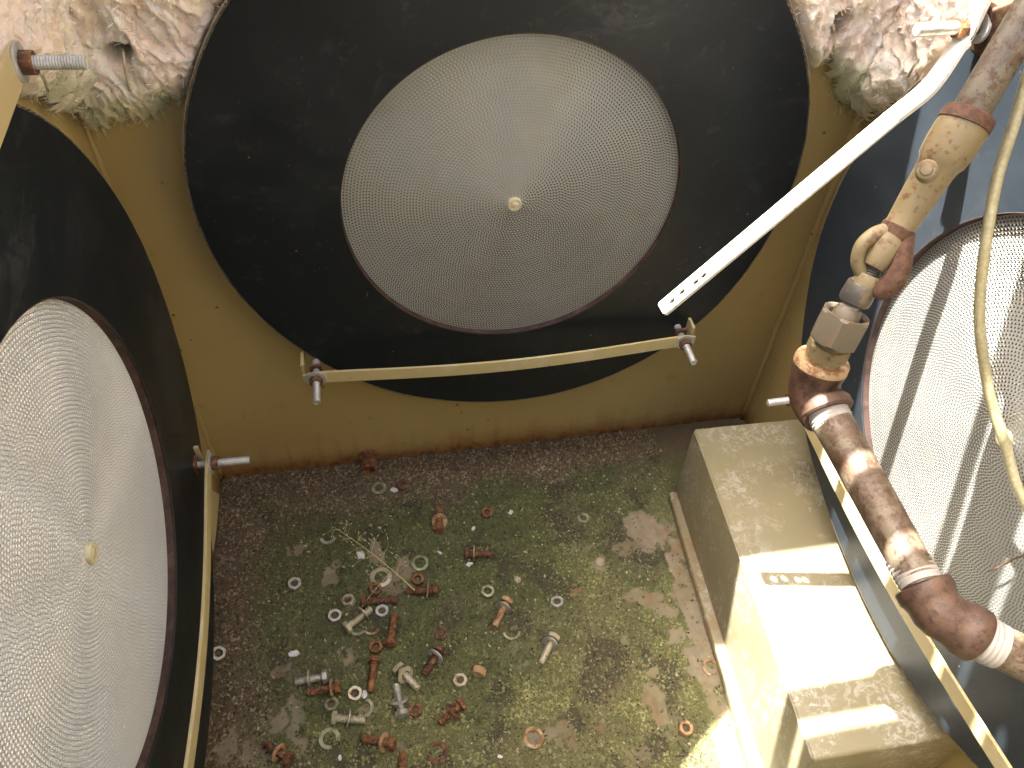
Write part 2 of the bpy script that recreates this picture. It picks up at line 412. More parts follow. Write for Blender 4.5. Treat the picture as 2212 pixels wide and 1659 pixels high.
ridge = np.exp(-((GX-seamx(GY))/.003)**2)*.0022*sstep(-GY, -.62, -.55)
hgt = hgt+ridge+np.where(GX > seamx(GY), .001, 0)
def mixc(a, b, t): return a*(1-t[..., None])+np.array(b)*t[..., None]
n3 = fbm(GX*130, GY*130, 3, s=6)
c = np.ones(GX.shape+(3,))*np.array((.085, .095, .04))
c = mixc(c, (.12, .125, .05), pa_); c = mixc(c, (.115, .088, .056), br_); c = mixc(c, (.05, .042, .03), dk_*.7)
bc = np.ones(GX.shape+(3,))*np.array((.21, .178, .11)); bc = mixc(bc, (.21, .115, .055), t_*sstep(fbm(GX*70, GY*70, 3, s=12), .42, .6))
bc = mixc(bc, (.25, .215, .155), sstep(fbm(GX*25, GY*25, 3, s=14), .5, .65)*.7)
c = c*(1-b_[..., None])+bc*b_[..., None]; c = c*(.8+.4*n3[..., None])
V = np.stack([GX, GY, hgt], -1).reshape(-1, 3); ny, nx = GX.shape
ii = (np.arange(ny-1)[:, None]*nx+np.arange(nx-1)[None]).ravel()
Qf = np.stack([ii, ii+1, ii+nx+1, ii+nx], 1)
me = bigmesh(V, Qf, 'floor', c.reshape(-1, 3)); MAT['floor'] = m_attr('mossy_dirty_floor', .85, ((500, .5, .001), (120, .35, .001)))
link('floor', me, 'floor', kind='structure', smooth=True)
# granular moss: many tiny tufts
N = 120000
px_ = rng.uniform(XL+.003, .43, N); py_ = rng.uniform(.14, YB-.002, N)
B, T_, BR, PA, DK = floor_masks(px_, py_)
keep = (rng.random(N) > B*.97) & (px_ < .43-.0*py_)
grit = rng.random(N) < (.14+.35*DK+.40*BR)
px_, py_, B, BR, PA, DK, grit = [a[keep] for a in (px_, py_, B, BR, PA, DK, grit)]; n = len(px_)
size = (.0009+.0030*rng.random(n)**2.6)*np.where(grit, .7, 1.0)
h0 = (fbm(px_*55, py_*55, 4, s=1)-.5)*.0022+(fbm(px_*16, py_*16, 3, s=31)-.5)*.003+.0012
ang = rng.uniform(0, 6.28, n); tl = rng.uniform(-.9, .9, (n, 2))
loc = np.stack([px_, py_, h0+size*.35], -1)
# each: bent diamond of 4 verts + raised middle = 4 tris
base = np.array([[1, 0], [0, .62], [-1, 0], [0, -.62]])
ca, sa = np.cos(ang), np.sin(ang); vs = []
for k in range(4):
    jx = base[k, 0]*rng.uniform(.6, 1.2, n); jy = base[k, 1]*rng.uniform(.5, 1.3, n)
    x = (jx*ca-jy*sa)*size; y = (jx*sa+jy*ca)*size; z = x*tl[:, 0]+y*tl[:, 1]-size*.25
    vs.append(loc+np.stack([x, y, z], -1))
vs.append(loc+np.stack([size*.1*tl[:, 0], size*.1*tl[:, 1], size*rng.uniform(.25, .8, n)], -1))
V = np.stack(vs, 1).reshape(-1, 3); b0 = np.arange(n)[:, None]*5
Tq = np.concatenate([b0+np.array([[k, (k+1) % 4, 4]]) for k in range(4)], 0)
r1 = rng.random(n)[:, None]; r2 = rng.random(n)[:, None]; pn = fbm(px_*45, py_*45, 3, s=40)[:, None]
cg = np.array([[.088, .100, .040]])*(1-PA[:, None])+np.array([[.18, .175, .075]])*PA[:, None]
cg = cg*(1-.6*sstep(fbm(px_*13, py_*13, 4, s=60), .46, .62))[:, None]+np.array([[.115, .098, .058]])*(.6*sstep(fbm(px_*13, py_*13, 4, s=60), .46, .62))[:, None]
cg = cg*(.5+1.0*r1)*(.6+.8*pn)
cg = np.where(r2 < .035, np.array([[.34, .31, .20]])*(.5+.6*r1), cg)
cb = np.array([[.17, .132, .084]])*(.25+1.5*r1)*(.55+.9*pn); cb = np.where(r2 < .10, np.array([[.34, .26, .16]])*(.5+.5*r1), cb)
ck = np.array([[.055, .045, .032]])*(.4+1.3*r1)
cc = cg*(1-BR[:, None])+cb*BR[:, None]; cc = cc*1.1; cc = np.where(grit[:, None], ck*(1-.5*BR[:, None])+cb*.5*BR[:, None], cc)
me = bigmesh(V, Tq, 'moss', np.repeat(cc, 5, 0)); MAT['moss'] = m_attr('moss_granules', .9, ())
o = link('moss', me, 'moss', kind='stuff'); tag(o, 'green and brown granular moss and grit covering the floor', 'moss')

nl = 2600; lx = rng.uniform(XL+.004, .42, nl); ly = YB-.003-np.abs(rng.normal(0, .035, nl)); k_ = rng.random(nl) < .35; lx = np.where(k_, XL+.003+np.abs(rng.normal(0, .03, nl)), lx); ly = np.where(k_, rng.uniform(.2, .78, nl), ly)
sz = rng.uniform(.0012, .0034, nl); ag = rng.uniform(0, 6.28, nl); LV = []
for kx, ky, kz in ((1, .0, .3), (.1, .55, .9), (-1, .1, .2), (-.1, -.5, .5)):
    LV.append(np.stack([lx+(kx*np.cos(ag)-ky*np.sin(ag))*sz, ly+(kx*np.sin(ag)+ky*np.cos(ag))*sz, .0022+sz*kz], 1))
LV = np.stack(LV, 1).reshape(-1, 3); b0 = np.arange(nl)[:, None]*4
lc = np.array([[.16, .115, .07]])*rng.uniform(.35, 1.7, (nl, 1)); lc = np.where(rng.random((nl, 1)) < .15, np.array([[.30, .26, .19]]), lc)
me = bigmesh(LV, np.concatenate([b0+np.array([[0, 1, 3]]), b0+np.array([[1, 2, 3]])]), 'litter', np.repeat(lc, 4, 0))
o = link('litter', me, 'moss', kind='stuff'); tag(o, 'brown flaky litter and rust scale along the foot of the walls', 'litter')

# ------------------------------------------------------------------ steel box on the floor
box = empty('steel_box', (.49, .43, 0)); tag(box, 'olive cream painted steel box on the floor in front of the right disc', 'box')
def pris(corn, z0, z1, bev):
    bm = bmesh.new(); vs = [[bm.verts.new((x-.49, y-.43, z)) for x, y in corn] for z in (z0, z1)]
    k = len(corn); bm.faces.new(vs[0][::-1]); bm.faces.new(vs[1])
    for i in range(k): bm.faces.new((vs[0][i], vs[0][(i+1) % k], vs[1][(i+1) % k], vs[1][i]))
    bmesh.ops.recalc_face_normals(bm, faces=bm.faces)
    bmesh.ops.bevel(bm, geom=bm.edges[:], offset=bev, segments=3, affect='EDGES', profile=.5); return bmm(bm)
bx = [(.3925, .2005), (.594, .198), (.594, .652), (.4225, .656)]
o = link('box_body', pris(bx, .004, .160, .0045), 'box', box); smooth_angle(o)
o = link('top_seam', tube([(x-.49, y-.43, .1585) for x, y in [(.4222+(.3922-.4222)*t, .650+(.203-.650)*t) for t in np.linspace(0, 1, 60)]], [.0017+.0004*math.sin(i*1.3) for i in range(60)], 8), 'box', box, smooth=True)
o = link('base_flange', pris([(.376, .212), (.50, .205), (.50, .648), (.4105, .648)], .0, .017, .003), 'box', box); smooth_angle(o)
# ------------------------------------------------------------------ wound honeycomb disc
def corrug(r0, r1, pitch, t, depth, z0, layers):
    V = []; Q = []; MI = []
    def ribbons(P, A, B, t):
        # ribbon segments A->B (m,2) with thickness t: top, two sides
        d = B-A; L = np.linalg.norm(d, axis=1, keepdims=True); nrm = np.stack([-d[:, 1], d[:, 0]], 1)/L*t/2
        m = len(A); k = sum(len(v) for v in V); c4 = []
        for base, s, z in ((A, 1, z0), (B, 1, z0), (B, -1, z0), (A, -1, z0), (A, 1, z0-depth), (B, 1, z0-depth), (B, -1, z0-depth), (A, -1, z0-depth)):
            c4.append(np.concatenate([base+s*nrm, np.full((m, 1), z)], 1))
        V.append(np.stack(c4, 1).reshape(-1, 3)); b = k+np.arange(m)[:, None]*8
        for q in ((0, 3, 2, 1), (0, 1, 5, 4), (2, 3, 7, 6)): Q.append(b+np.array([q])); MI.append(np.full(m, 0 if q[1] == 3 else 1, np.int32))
    p = (r1-r0)/layers
    for i in range(layers+1):
        r = r0+i*p; m = max(24, int(2*math.pi*r/.007)); a = np.linspace(0, 2*np.pi, m+1)
        w = r*(1+.0015*np.sin(3*a+i*.7)); P = np.stack([w*np.cos(a), w*np.sin(a)], 1); ribbons(None, P[:-1], P[1:], t)
        if i == layers: break
        m = max(10, int(2*math.pi*(r+p/2)/pitch)); a = np.linspace(0, 2*np.pi, 2*m+1)+i*1.7
        rr = np.where(np.arange(2*m+1) % 2 == 0, r+t*.4, r+p-t*.4)*(1+.0015*np.sin(3*a+i*.7)); rr[-1] = rr[0]
        P = np.stack([rr*np.cos(a), rr*np.sin(a)], 1); ribbons(None, P[:-1], P[1:], t)
    me = bigmesh(np.concatenate(V), np.concatenate(Q)); me.polygons.foreach_set('material_index', np.concatenate(MI)); return me
RC, RO = .1965, .336
ME_core = corrug(.0078, RC-.001, .0039, .00060, .012, -.0088, 54)
ME_inner = lathe((0, 0, -.030), (0, 0, 0), [(.0, RC-.0002), (.0298, RC-.0002), (.0302, RC+.0003), (.0302, RC+.0008), (.0285, RC+.0010)], 140, cap=False)
def rfun(knots):
    a = np.radians([k[0] for k in knots]); r = np.array([k[1] for k in knots])
    def f(t):
        t = np.asarray(t); w = np.exp(3.2*(np.cos((t[..., None]-a))-1)*6); return (w*r).sum(-1)/w.sum(-1)-.0022
    return f
def outer_parts(f):
    """face sheet outline, corrugated rim and drum following a hand-cut outline radius f(angle)"""
    aa = np.linspace(0, 2*np.pi, 181)[:-1]; ra = f(aa)
    outline = [((r+random.uniform(-.0003, .0003))*math.cos(t), (r+random.uniform(-.0003, .0003))*math.sin(t)) for t, r in zip(aa, ra)]
    n = 500; t = np.linspace(0, 2*np.pi, n+1)[:-1]; rr = f(t); V = []; Q = []
    def strip(rad, th, z0, z1):
        k = sum(len(v) for v in V); m = len(rad)
        for q, z in ((0, z0), (th, z0), (th, z1), (0, z1)): V.append(np.stack([(rad+q)*np.cos(t), (rad+q)*np.sin(t), np.full(m, z)], 1))
        i0 = np.arange(m); i1 = (i0+1) % m
        for a_ in range(3): Q.append(np.stack([k+a_*m+i0, k+a_*m+i1, k+(a_+1)*m+i1, k+(a_+1)*m+i0], 1))
    strip(rr+.0026, .0005, -.001, -.006); strip(rr-.0006, .0004, -.001, -.006)
    strip(rr+np.where(np.arange(n) % 2 == 0, -.0001, .0025), .0005, -.0011, -.006)
    me_rim = bigmesh(np.concatenate(V), np.concatenate(Q))
    V = []; Q = []
    strip(rr+.0024, .0004, -.0028, -.033); me_b = bigmesh(np.concatenate(V), np.concatenate(Q))
    V2 = np.concatenate([np.stack([(f(aa)+q)*np.cos(aa), (f(aa)+q)*np.sin(aa), np.full(180, z)], 1) for q, z in ((.0025, -.0050), (-.02, -.0050), (-.02, -.033), (.0025, -.033))])
    i0 = np.arange(180); i1 = (i0+1) % 180
    me_b = bigmesh(np.concatenate([np.concatenate(V), V2]), np.concatenate(Q+[np.stack([len(np.concatenate(V))+k*180+i0, len(np.concatenate(V))+k*180+i1, len(np.concatenate(V))+((k+1) % 4)*180+i1, len(np.concatenate(V))+((k+1) % 4)*180+i0], 1) for k in range(4)]))
    return outline, me_rim, me_b
ME_hub = lathe((0, 0, -.02), (0, 0, 0), [(0, .0085), (.014, .0085), (.0150, .0080), (.0152, .0062), (.0146, .0058), (.0146, .0045), (.0152, .0042), (.0154, 0.0001)], 32)
ME_shade_sheet = lathe((0, 0, -.026), (0, 0, 0), [(0, .198), (.001, .198)], 64)  # dark sheet added behind the open cells to stand for their shade
ME_duct = lathe((0, 0, -.07), (0, 0, 0), [(0, .205), (.04, .205)], 64, cap=False)
def disc(center, normal, label, spin=0, knots=((0, .34),), core='foil'):
    z = Vector(normal); y = Vector((0, 0, 1)); x = y.cross(z)
    Mx = Matrix((x, y, z)).transposed().to_4x4(); Mx.translation = Vector(center)
    outline, ME_rim, ME_body = outer_parts(rfun(knots)); ME_face = flatplate(outline, [circ(RC, 140)], -.0018, 0, .0003)
    r = empty('honeycomb_disc', mat=Mx); tag(r, label, 'filter disc', 'round honeycomb discs on the enclosure walls')
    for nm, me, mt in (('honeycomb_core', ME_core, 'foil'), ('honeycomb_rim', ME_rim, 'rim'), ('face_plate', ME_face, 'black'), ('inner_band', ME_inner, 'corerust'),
                       ('disc_body', ME_body, 'rim'), ('hub', ME_hub, 'hub'), ('shade_sheet', ME_shade_sheet, 'dark'), ('duct_neck', ME_duct, 'wall')):
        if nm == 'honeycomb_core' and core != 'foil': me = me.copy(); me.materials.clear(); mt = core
        if nm == 'face_plate' and normal[0] < 0: mt = 'blackd'  # right disc's black lightened in colour to bring up its sunlit look
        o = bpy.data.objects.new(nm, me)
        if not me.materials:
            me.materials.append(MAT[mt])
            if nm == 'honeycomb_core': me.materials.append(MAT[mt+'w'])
        elif me.materials[0] is None: me.materials[0] = MAT[mt]
        COL.objects.link(o); o.parent = r
        if nm == 'honeycomb_core': o.rotation_euler = (0, 0, spin)
        if nm in ('honeycomb_core', 'honeycomb_rim'): o['kind'] = 'stuff'
    return r
for m_ in (ME_inner, ME_hub, ME_duct): m_.shade_smooth()
KNR = [(-140, .336), (-153, .324), (-174, .337), (165, .3435), (140, .345), (90, .345), (40, .345), (0, .345), (-40, .342), (-59, .337), (-72, .326), (-80, .316), (-89, .309), (-95, .303), (-103, .302), (-118, .315)]
DL, DB, DR = (-.235, .364, .467), (.160, .740, .4995), (.523, .347, .489)
disc(DB, (0, -1, 0), 'black faced round disc with grey honeycomb centre on the back wall, in shade', 0, [(0, .343), (16, .3485), (39, .3455), (70, .347), (105, .351), (140, .3558), (161, .3555), (177, .3525), (190, .342), (203, .335), (220, .328), (235, .3305), (251, .3275), (266, .3300), (283, .338), (306, .3385), (320, .3465), (344, .341)])
disc(DL, (1, 0, 0), 'round disc with silvery honeycomb centre tinted as brightly lit on the left wall', .4, [(54, .3308), (37, .3300), (26, .3315), (11, .3385), (-6, .336), (-20, .3375), (-31, .344), (-39, .347), (-70, .347), (-110, .345), (180, .34), (110, .335)], 'foilb')
disc(DR, (-1, 0, 0), 'round disc on the right wall crossed by sunlight and shadow stripes', .9, KNR)
disc((.158, YF+.05, .49), (0, 1, 0), 'round disc on the near wall below the viewer, out of view', .2)

# ------------------------------------------------------------------ fasteners
def hexprof(A, B, af, holes=False, rot=0, bev=.0008):
    L = (Vector(B)-Vector(A)).length; r = af/2/math.cos(math.pi/6)
    return A, B, r, L
def ring_mesh(A, B, ro, ri, seg=28, rot=0, cham=.0, L=None):
    """solid ring from A to B (hex outside when seg is 6)"""
    Mx = frame(A, B); L = L or (Vector(B)-Vector(A)).length; n = 24; v = []; f = []
    def outer(a, z, ins):
        if seg == 6:
            s = math.pi/3; aa = ((a-rot) % s)-s/2; r = ro*math.cos(math.pi/6)/math.cos(aa)
            r = min(r, ro*.985) if ins == 0 else min(r, ro*math.cos(math.pi/6)*1.01)
        else: r = ro-ins
        return r
    rows = [(0, 'o', cham), (cham*.7, 'o', 0), (L-cham*.7, 'o', 0), (L, 'o', cham), (L, 'i', cham*.8), (L-cham*.8, 'i', 0), (cham*.8, 'i', 0), (0, 'i', cham*.8)]
    n = 36
    for z, w, ins in rows:
        for k in range(n):
            a = rot+2*math.pi*k/n
            r = outer(a, z, ins) if w == 'o' else ri+ins
            v.append(Mx@Vector((r*math.cos(a), r*math.sin(a), z)))
    m = len(rows)
    for i in range(m):
        j = (i+1) % m
        for k in range(n):
            k2 = (k+1) % n; f.append((i*n+k, i*n+k2, j*n+k2, j*n+k))
    return mesh(v, f)
def threadprof(L, r, pitch=.0027, dep=.0013):
    p = [(0, r*.8)]; t = .001
    while t < L-.001:
        p += [(t, r-dep), (t+pitch*.35, r), (t+pitch*.6, r), (t+pitch*.95, r-dep)]; t += pitch
    return p+[(L, r*.8)]
def stud_set(parent, base, d, L, zn='galv', nutm='rustd', wash=.0125, r=.0048):
    """stud with washer and nut sticking out of a strap along d; coordinates local to parent"""
    base = Vector(base); d = Vector(d).normalized()
    s = link('stud', lathe(base-d*.03, base+d*L, [(0, r)]+[(.03+t, q) for t, q in threadprof(L, r, .0018, .0006)], 16), zn, parent); smooth_angle(s, 50)
    w = link('washer', ring_mesh(base, base+d*.0018, wash, .0054, 28, cham=.0003), zn, parent); smooth_angle(w)
    nn = link('nut', ring_mesh(base+d*.0019, base+d*.0095, .0087, .0047, 6, rot=random.random(), cham=.0008), nutm, parent); smooth_angle(nn, 25)
def strap(A, B, out, bow, label, h=.019, th=.0034, ext=.016, bolts=(1, 1), L=.040, brk=True, mat='strap', slot=True):
    """flat bar from bolt A to bolt B, bowing towards `out`"""
    A, B, out = Vector(A), Vector(B), Vector(out).normalized(); mid = (A+B)/2
    r = empty('clamp_strap', mid); tag(r, label, 'strap', 'flat steel straps clamping the discs')
    A -= mid; B -= mid; d = (B-A).normalized(); D = (B-A).length; upv = out.cross(d).normalized()
    if upv.z < 0: upv = -upv
    n = 48; v = []; f = []; dd = D+2*ext
    for i in range(n+1):
        s = -ext+dd*i/n; t = max(0, min(1, s/D)); e = math.sin(math.pi*t)**1.2*bow if 0 < t < 1 else 0
        c = A+d*s+out*e; hh = h/2-(0.0035 if i in (0, n) else .0008 if i in (1, n-1) else 0)
        for q, w in ((0, -hh), (0, hh), (th, hh), (th, -hh)): v.append(c+out*q+upv*w)
    for i in range(n):
        for k in range(4):
            k2 = (k+1) % 4; f.append((i*4+k, i*4+k2, (i+1)*4+k2, (i+1)*4+k))
    f.append((0, 3, 2, 1)); f.append((n*4, n*4+1, n*4+2, n*4+3))
    me = mesh(v, f); bm = bmesh.new(); bm.from_mesh(me); bmesh.ops.recalc_face_normals(bm, faces=bm.faces)
    es = [e for e in bm.edges if len(e.link_faces) == 2 and e.calc_face_angle(0) > .8]
    bmesh.ops.bevel(bm, geom=es, offset=.0005, segments=1, affect='EDGES'); me = bmm(bm)
    link('bar', me, mat, r)
    for e, P, sg in zip(bolts, (A, B), (1, -1)):
        if slot:   # dark disc standing for the shaded slot end beside the washer
            m_ = ring_mesh(P+d*sg*.014+out*(th-.0005), P+d*sg*.014+out*(th+.0002), .0035, .0002, 20); link('slot_shade_disc', m_, 'dark', r)
        if e:
            stud_set(r, P+out*(th+.0003), out+Vector((0, 0, -.03)), L)
        if brk:
            c = P-out*.012; bmx = boxbm((-.008, -.0025, -.009), (.008, .0025, .009), .001)
            R3 = Matrix((d, out, upv)).transposed().to_4x4(); R3.translation = c
            bmesh.ops.transform(bmx, matrix=R3, verts=bmx.verts); link('bracket', bmm(bmx), 'rustd', r)
            bmx = boxbm((-.016*sg-.002, -.045, -.014), (-.016*sg+.002, .004, .014), .0008)
            bmesh.ops.transform(bmx, matrix=R3, verts=bmx.verts); link('bracket_tab', bmm(bmx), 'strap', r)
    return r
YS = .712
a, b = hit(683, 813, 1, YS), hit(1476, 734, 1, YS)
strap(a, b, (0, -1, 0), .013, 'cream strap bowed across the bottom of the back disc between two studs')
XS = -.222
a = hit(447, 1002, 0, XS); b = Vector((XS, a.y-.49, a.z-.004))
strap(a, b, (1, 0, 0), .013, 'cream strap across the bottom of the left disc, seen almost edge on', L=.044)
XS2 = .502
a = hit(1722, 862, 0, XS2); b = Vector((XS2, a.y-.50, a.z-.006))
strap(b, a, (-1, 0, 0), .012, 'cream strap across the bottom of the right disc above the box, striped by sun', L=.036)
a = hit(28, 136, 0, XS); b = Vector((XS, a.y-.40, a.z+.004))
strap(a, b, (1, 0, 0), .012, 'cream strap across the top of the left disc with rusty nut and washer', L=.040, h=.024, brk=False, slot=False)
# peeling strip at the foot of the left wall
vv = [hit(x, y, 0, -.262) for x, y in [(449, 1056), (471, 1068), (464, 1150), (458, 1190), (445, 1190)]]
bm = bmesh.new(); f_ = bm.faces.new([bm.verts.new(p-vv[0]) for p in vv]); g = bmesh.ops.extrude_face_region(bm, geom=[f_])
bmesh.ops.translate(bm, vec=(.002, 0, 0), verts=[e for e in g['geom'] if isinstance(e, bmesh.types.BMVert)])
o = link('paint_flap', bmm(bm), 'strap', loc=vv[0]); tag(o, 'pale loose flap behind the left strap at the foot of the wall', 'flap')

# loose hanging bar with four holes
def loose_bar():
    E = hit(1432, 672, 1, .530); P = Vector((.503, .5745, .757))
    r = empty('loose_strap', P); tag(r, 'sunlit white flat bar hanging diagonally from one bolt, four holes in its free end', 'strap')
    K = hit(2070, 104, 0, .4935); K2 = hit(2010, 190, 0, .4690)
    top = P+Vector((.004, .004, .030))
    path = [Vector(p) for p in spline([tuple(top), tuple(P), tuple(K), tuple(K2), tuple(K2.lerp(E, .12))], 40)]
    D = (E-K2).normalized(); wid = D.cross(Vector((-1, 0, 0))).normalized()
    if wid.y < 0: wid = -wid
    hw = .0092; th = .0040
    # curved upper part
    v = []; f = []; m = len(path)
    for i, p in enumerate(path):
        d = (path[min(i+1, m-1)]-path[max(i-1, 0)]).normalized(); nn = wid.cross(d).normalized()
        if nn.x > 0: nn = -nn
        for q, w in ((0, -hw), (0, hw), (th, hw), (th, -hw)): v.append(p+nn*q+wid*w-P)
    for i in range(m-1):
        for k in range(4):
            k2 = (k+1) % 4; f.append((i*4+k, i*4+k2, (i+1)*4+k2, (i+1)*4+k))
    f.append((0, 3, 2, 1)); f.append(((m-1)*4, (m-1)*4+1, (m-1)*4+2, (m-1)*4+3))
    bm = bmesh.new(); tmp = mesh(v, f); bm.from_mesh(tmp)
    # straight part with holes
    st = path[-1]; L = (E-st).length; D = (E-st).normalized(); nn = wid.cross(D).normalized()
    if nn.x > 0: nn = -nn
    w2 = nn.cross(D)
    holes = [circ(.0040, 18, L-s, o_) for s, o_ in ((.0135, .0005), (.0265, -.0005), (.0425, .0012), (.0515, .0012))]
    me = flatplate([(0, -hw), (L-.002, -hw), (L, -hw+.002), (L, hw-.002), (L-.002, hw), (0, hw)], holes, 0, th)
    Mx = Matrix((D, w2, nn)).transposed().to_4x4(); Mx.translation = st-P
    if Mx.to_3x3().determinant() < 0: Mx = Matrix((D, -w2, nn)).transposed().to_4x4(); Mx.translation = st-P
    me.transform(Mx); bm.from_mesh(me); bmesh.ops.remove_doubles(bm, verts=bm.verts, dist=.0001)
    link('bar', bmm(bm), 'strapw', r)
    out = Vector((-1, -.02, -.01)); stud_set(r, Vector((-.0045, 0, 0)), out, .046, 'zinc', 'rust', .0135, .0055)
    w = link('washer', ring_mesh(Vector((.006, 0, 0)), Vector((.009, 0, 0)), .013, .0055, 28, cham=.0004), 'galv', r); smooth_angle(w)
    bmx = boxbm((.010, -.012, -.03), (.09, .012, .016), .002); R3 = Matrix.Rotation(RAD(-20), 4, 'Y')
    bmesh.ops.transform(bmx, matrix=R3, verts=bmx.verts); link('bracket', bmm(bmx), 'valver', r)
loose_bar()

# ------------------------------------------------------------------ piping
def dadj(y): return float(np.interp(y, [0, 700, 880, 1000, 1150], [.015, .018, .011, .004, 0]))
def atp(x, y, d): return at(x, y, d-dadj(y))
pipe = empty('pipe_run', at(1901, 1106, .59)); tag(pipe, 'rusty pipe run with hex union and elbows crossing in front of the right disc', 'pipework')
PO = Vector(pipe.location)
def pl(name, me, mt, ang=35, label=None): return smooth_angle(link(name, me, mt, pipe, label=label), ang)
def seg(p, q, prof, n=36, rot=0):
    """p,q: (x,y,d); profile in fractions of length and pixel radii at mean depth"""
    p = (p[0], p[1], p[2]-dadj(p[1])); q = (q[0], q[1], q[2]-dadj(q[1])); A, B = at(*p)-PO, at(*q)-PO; L = (B-A).length
    return lathe(A, B, [(t*L, rr*(p[2]*(1-max(0, min(1, t)))+q[2]*max(0, min(1, t)))/F) for t, rr in prof], n, rot)
U0, U1 = (2252, -22, .524), (2084, 263, .552)
pl('upper_pipe', seg(U0, U1, [(0, 40), (.9, 40), (.91, 39), (.92, 40.5), (.935, 39), (.95, 40.5), (.965, 39), (.98, 40.5), (1.06, 39)]), 'pipeu')
Vc0, Vc1 = (2094, 250, .551), (1937, 500, .588)
pl('coupling_body', seg(Vc0, Vc1, [(0, 41), (0, 50), (.03, 54), (.14, 55), (.30, 53), (.37, 50), (.41, 44), (.47, 41), (.62, 39), (.8, 35.5), (.93, 32.5), (.95, 34), (1, 34)], 40), 'valve')
pl('rust_band', seg((1945, 487, .586), (1925, 519, .5905), [(0, 33), (.1, 36), (.9, 36.5), (1, 34)], 36), 'valver')
for bx_, by_, bd, rr in ((2060, 262, .571, 9), (2112, 296, .563, 8)): pass
pl('embossed_boss', seg((2003, 372, .552), (2001, 366, .5355), [(0, 24), (.75, 23), (.86, 19), (.88, 13), (1, 11), (1.02, 4)], 24), 'valve')
pl('coupling_rim', seg((2098, 243, .5505), (2081, 271, .553), [(0, 50), (.1, 54), (.6, 56.5), (1, 56)], 40), 'valver')
# yoke
pl('yoke_core', seg((1936, 500, .588), (1884, 577, .595), [(0, 33), (.3, 36), (.6, 33), (.85, 29), (1, 24), (1.02, 10)], 32), 'valve')
def arm(name, pts, mt='valve'):
    sp = spline(pts, 28); P = [atp(p[0], p[1], p[2])-PO for p in sp]; R = [p[3]*p[2]/F for p in sp]
    R[0] *= .5; R[-1] *= .35; R[-2] *= .8
    link(name, tube(P, R, 20), mt, pipe, smooth=True)
arm('yoke_arm', [(1925, 500, 0.5870, 22), (1888, 508, 0.5880, 17), (1862, 530, 0.5900, 15), (1852, 560, 0.5950, 13.5), (1858, 584, 0.5990, 14), (1872, 602, 0.6020, 14)])
arm('yoke_arm', [(1950, 498, 0.5870, 24), (1951, 540, 0.5840, 20), (1944, 580, 0.5860, 22), (1926, 612, 0.5900, 24), (1904, 630, 0.5940, 19), (1896, 634, 0.5980, 12)], 'valver')
pl('threaded_stem', seg((1893, 566, .595), (1876, 603, .601), [(0, 19)]+[(k/14., 19.5 if k % 2 else 17.5) for k in range(1, 14)]+[(1, 18)], 28), 'steeldark')
pl('collar', seg((1882, 592, .599), (1861, 628, .6055), [(0, 22), (0, 27), (.1, 29), (.8, 30), (.85, 27), (1, 27)], 32), 'valve')
pl('dark_sleeve', seg((1866, 612, .603), (1842, 656, .611), [(0, 31), (.08, 33), (.7, 34.5), (.9, 33), (1, 28), (1, 20)], 32), 'steeldark')
pl('nipple_thread', seg((1845, 648, .610), (1825, 682, .6155), [(0, 19)]+[(k/10., 20.5 if k % 2 else 18.3) for k in range(1, 10)]+[(1, 19)], 28), 'tape')
pl('union_cone', seg((1836, 664, .613), (1817, 703, .619), [(0, 21), (0, 25), (.15, 28.5), (.5, 30), (1, 33)], 32), 'brass')
A, B = atp(1830, 676, .612)-PO, atp(1798, 737, .624)-PO
o = link('union_nut', ring_mesh(A, B, .0203, .0140, 6, rot=.35, cham=.0026), 'brass', pipe); smooth_angle(o, 25)
pl('union_neck', seg((1806, 722, .627), (1790, 752, .637), [(0, 40), (.6, 36), (1, 37)], 32), 'brass')
A, B = atp(1795, 742, .635)-PO, atp(1782, 768, .642)-PO
o = link('hex_bushing', ring_mesh(A, B, .0178, .009, 6, rot=.1, cham=.0015), 'valve', pipe); smooth_angle(o, 25)
pl('bushing_thread', seg((1783, 763, .641), (1774, 784, .648), [(0, 38), (.2, 40), (.3, 38.5), (.5, 40), (.6, 38.5), (.8, 40), (1, 38)], 32), 'rustt')
# elbow 90
def bend(p0, pc, p1, r_px, n=14):
    out = []
    for t in np.linspace(0, 1, n):
        a = np.array(p0)*(1-t)**2+2*np.array(pc)*t*(1-t)+np.array(p1)*t*t; out.append(a)
    P = [atp(*q)-PO for q in out]; return P, [r_px*q[2]/F for q in out]
P, R = bend((1776, 782, .652), (1738, 856, .674), (1783, 886, .654), 52)
R = [R[0]*1.08, R[1]*1.08, R[2]*1.05]+R[3:-3]+[R[-3]*1.03, R[-2]*1.06, R[-1]*1.06]
o = link('elbow', tube(P, R, 36), 'elbow', pipe); smooth_angle(o, 40)
pl('elbow_mouth', seg((1779, 774, .6505), (1772, 790, .654), [(0, 42), (0, 55), (.2, 57.5), (1, 58), (1, 54)], 40), 'rustt')
pl('elbow_collar', seg((1776, 868, .657), (1787, 893, .651), [(0, 52), (.25, 57), (.85, 57.5), (1, 54), (1, 44)], 40), 'elbow')
L0, L1 = (1784, 886, .653), (1992, 1262, .566)
pl('thread_tape', seg(L0, (1801, 917, .645), [(0, 43)]+[(k/9., 44.5 if k % 2 else 42.5) for k in range(1, 9)]+[(1, 43)], 36), 'tape')
pl('lower_pipe', seg((1798, 911, .6465), L1, [(0, 42.5), (1, 43.5)], 44), 'pipel')
pl('thread_tape', seg((1957, 1200, .5805), (1992, 1264, .5655), [(0, 43.5)]+[(k/13., 47 if k % 2 else 44.8) for k in range(1, 13)]+[(1, 46)], 36), 'tape')
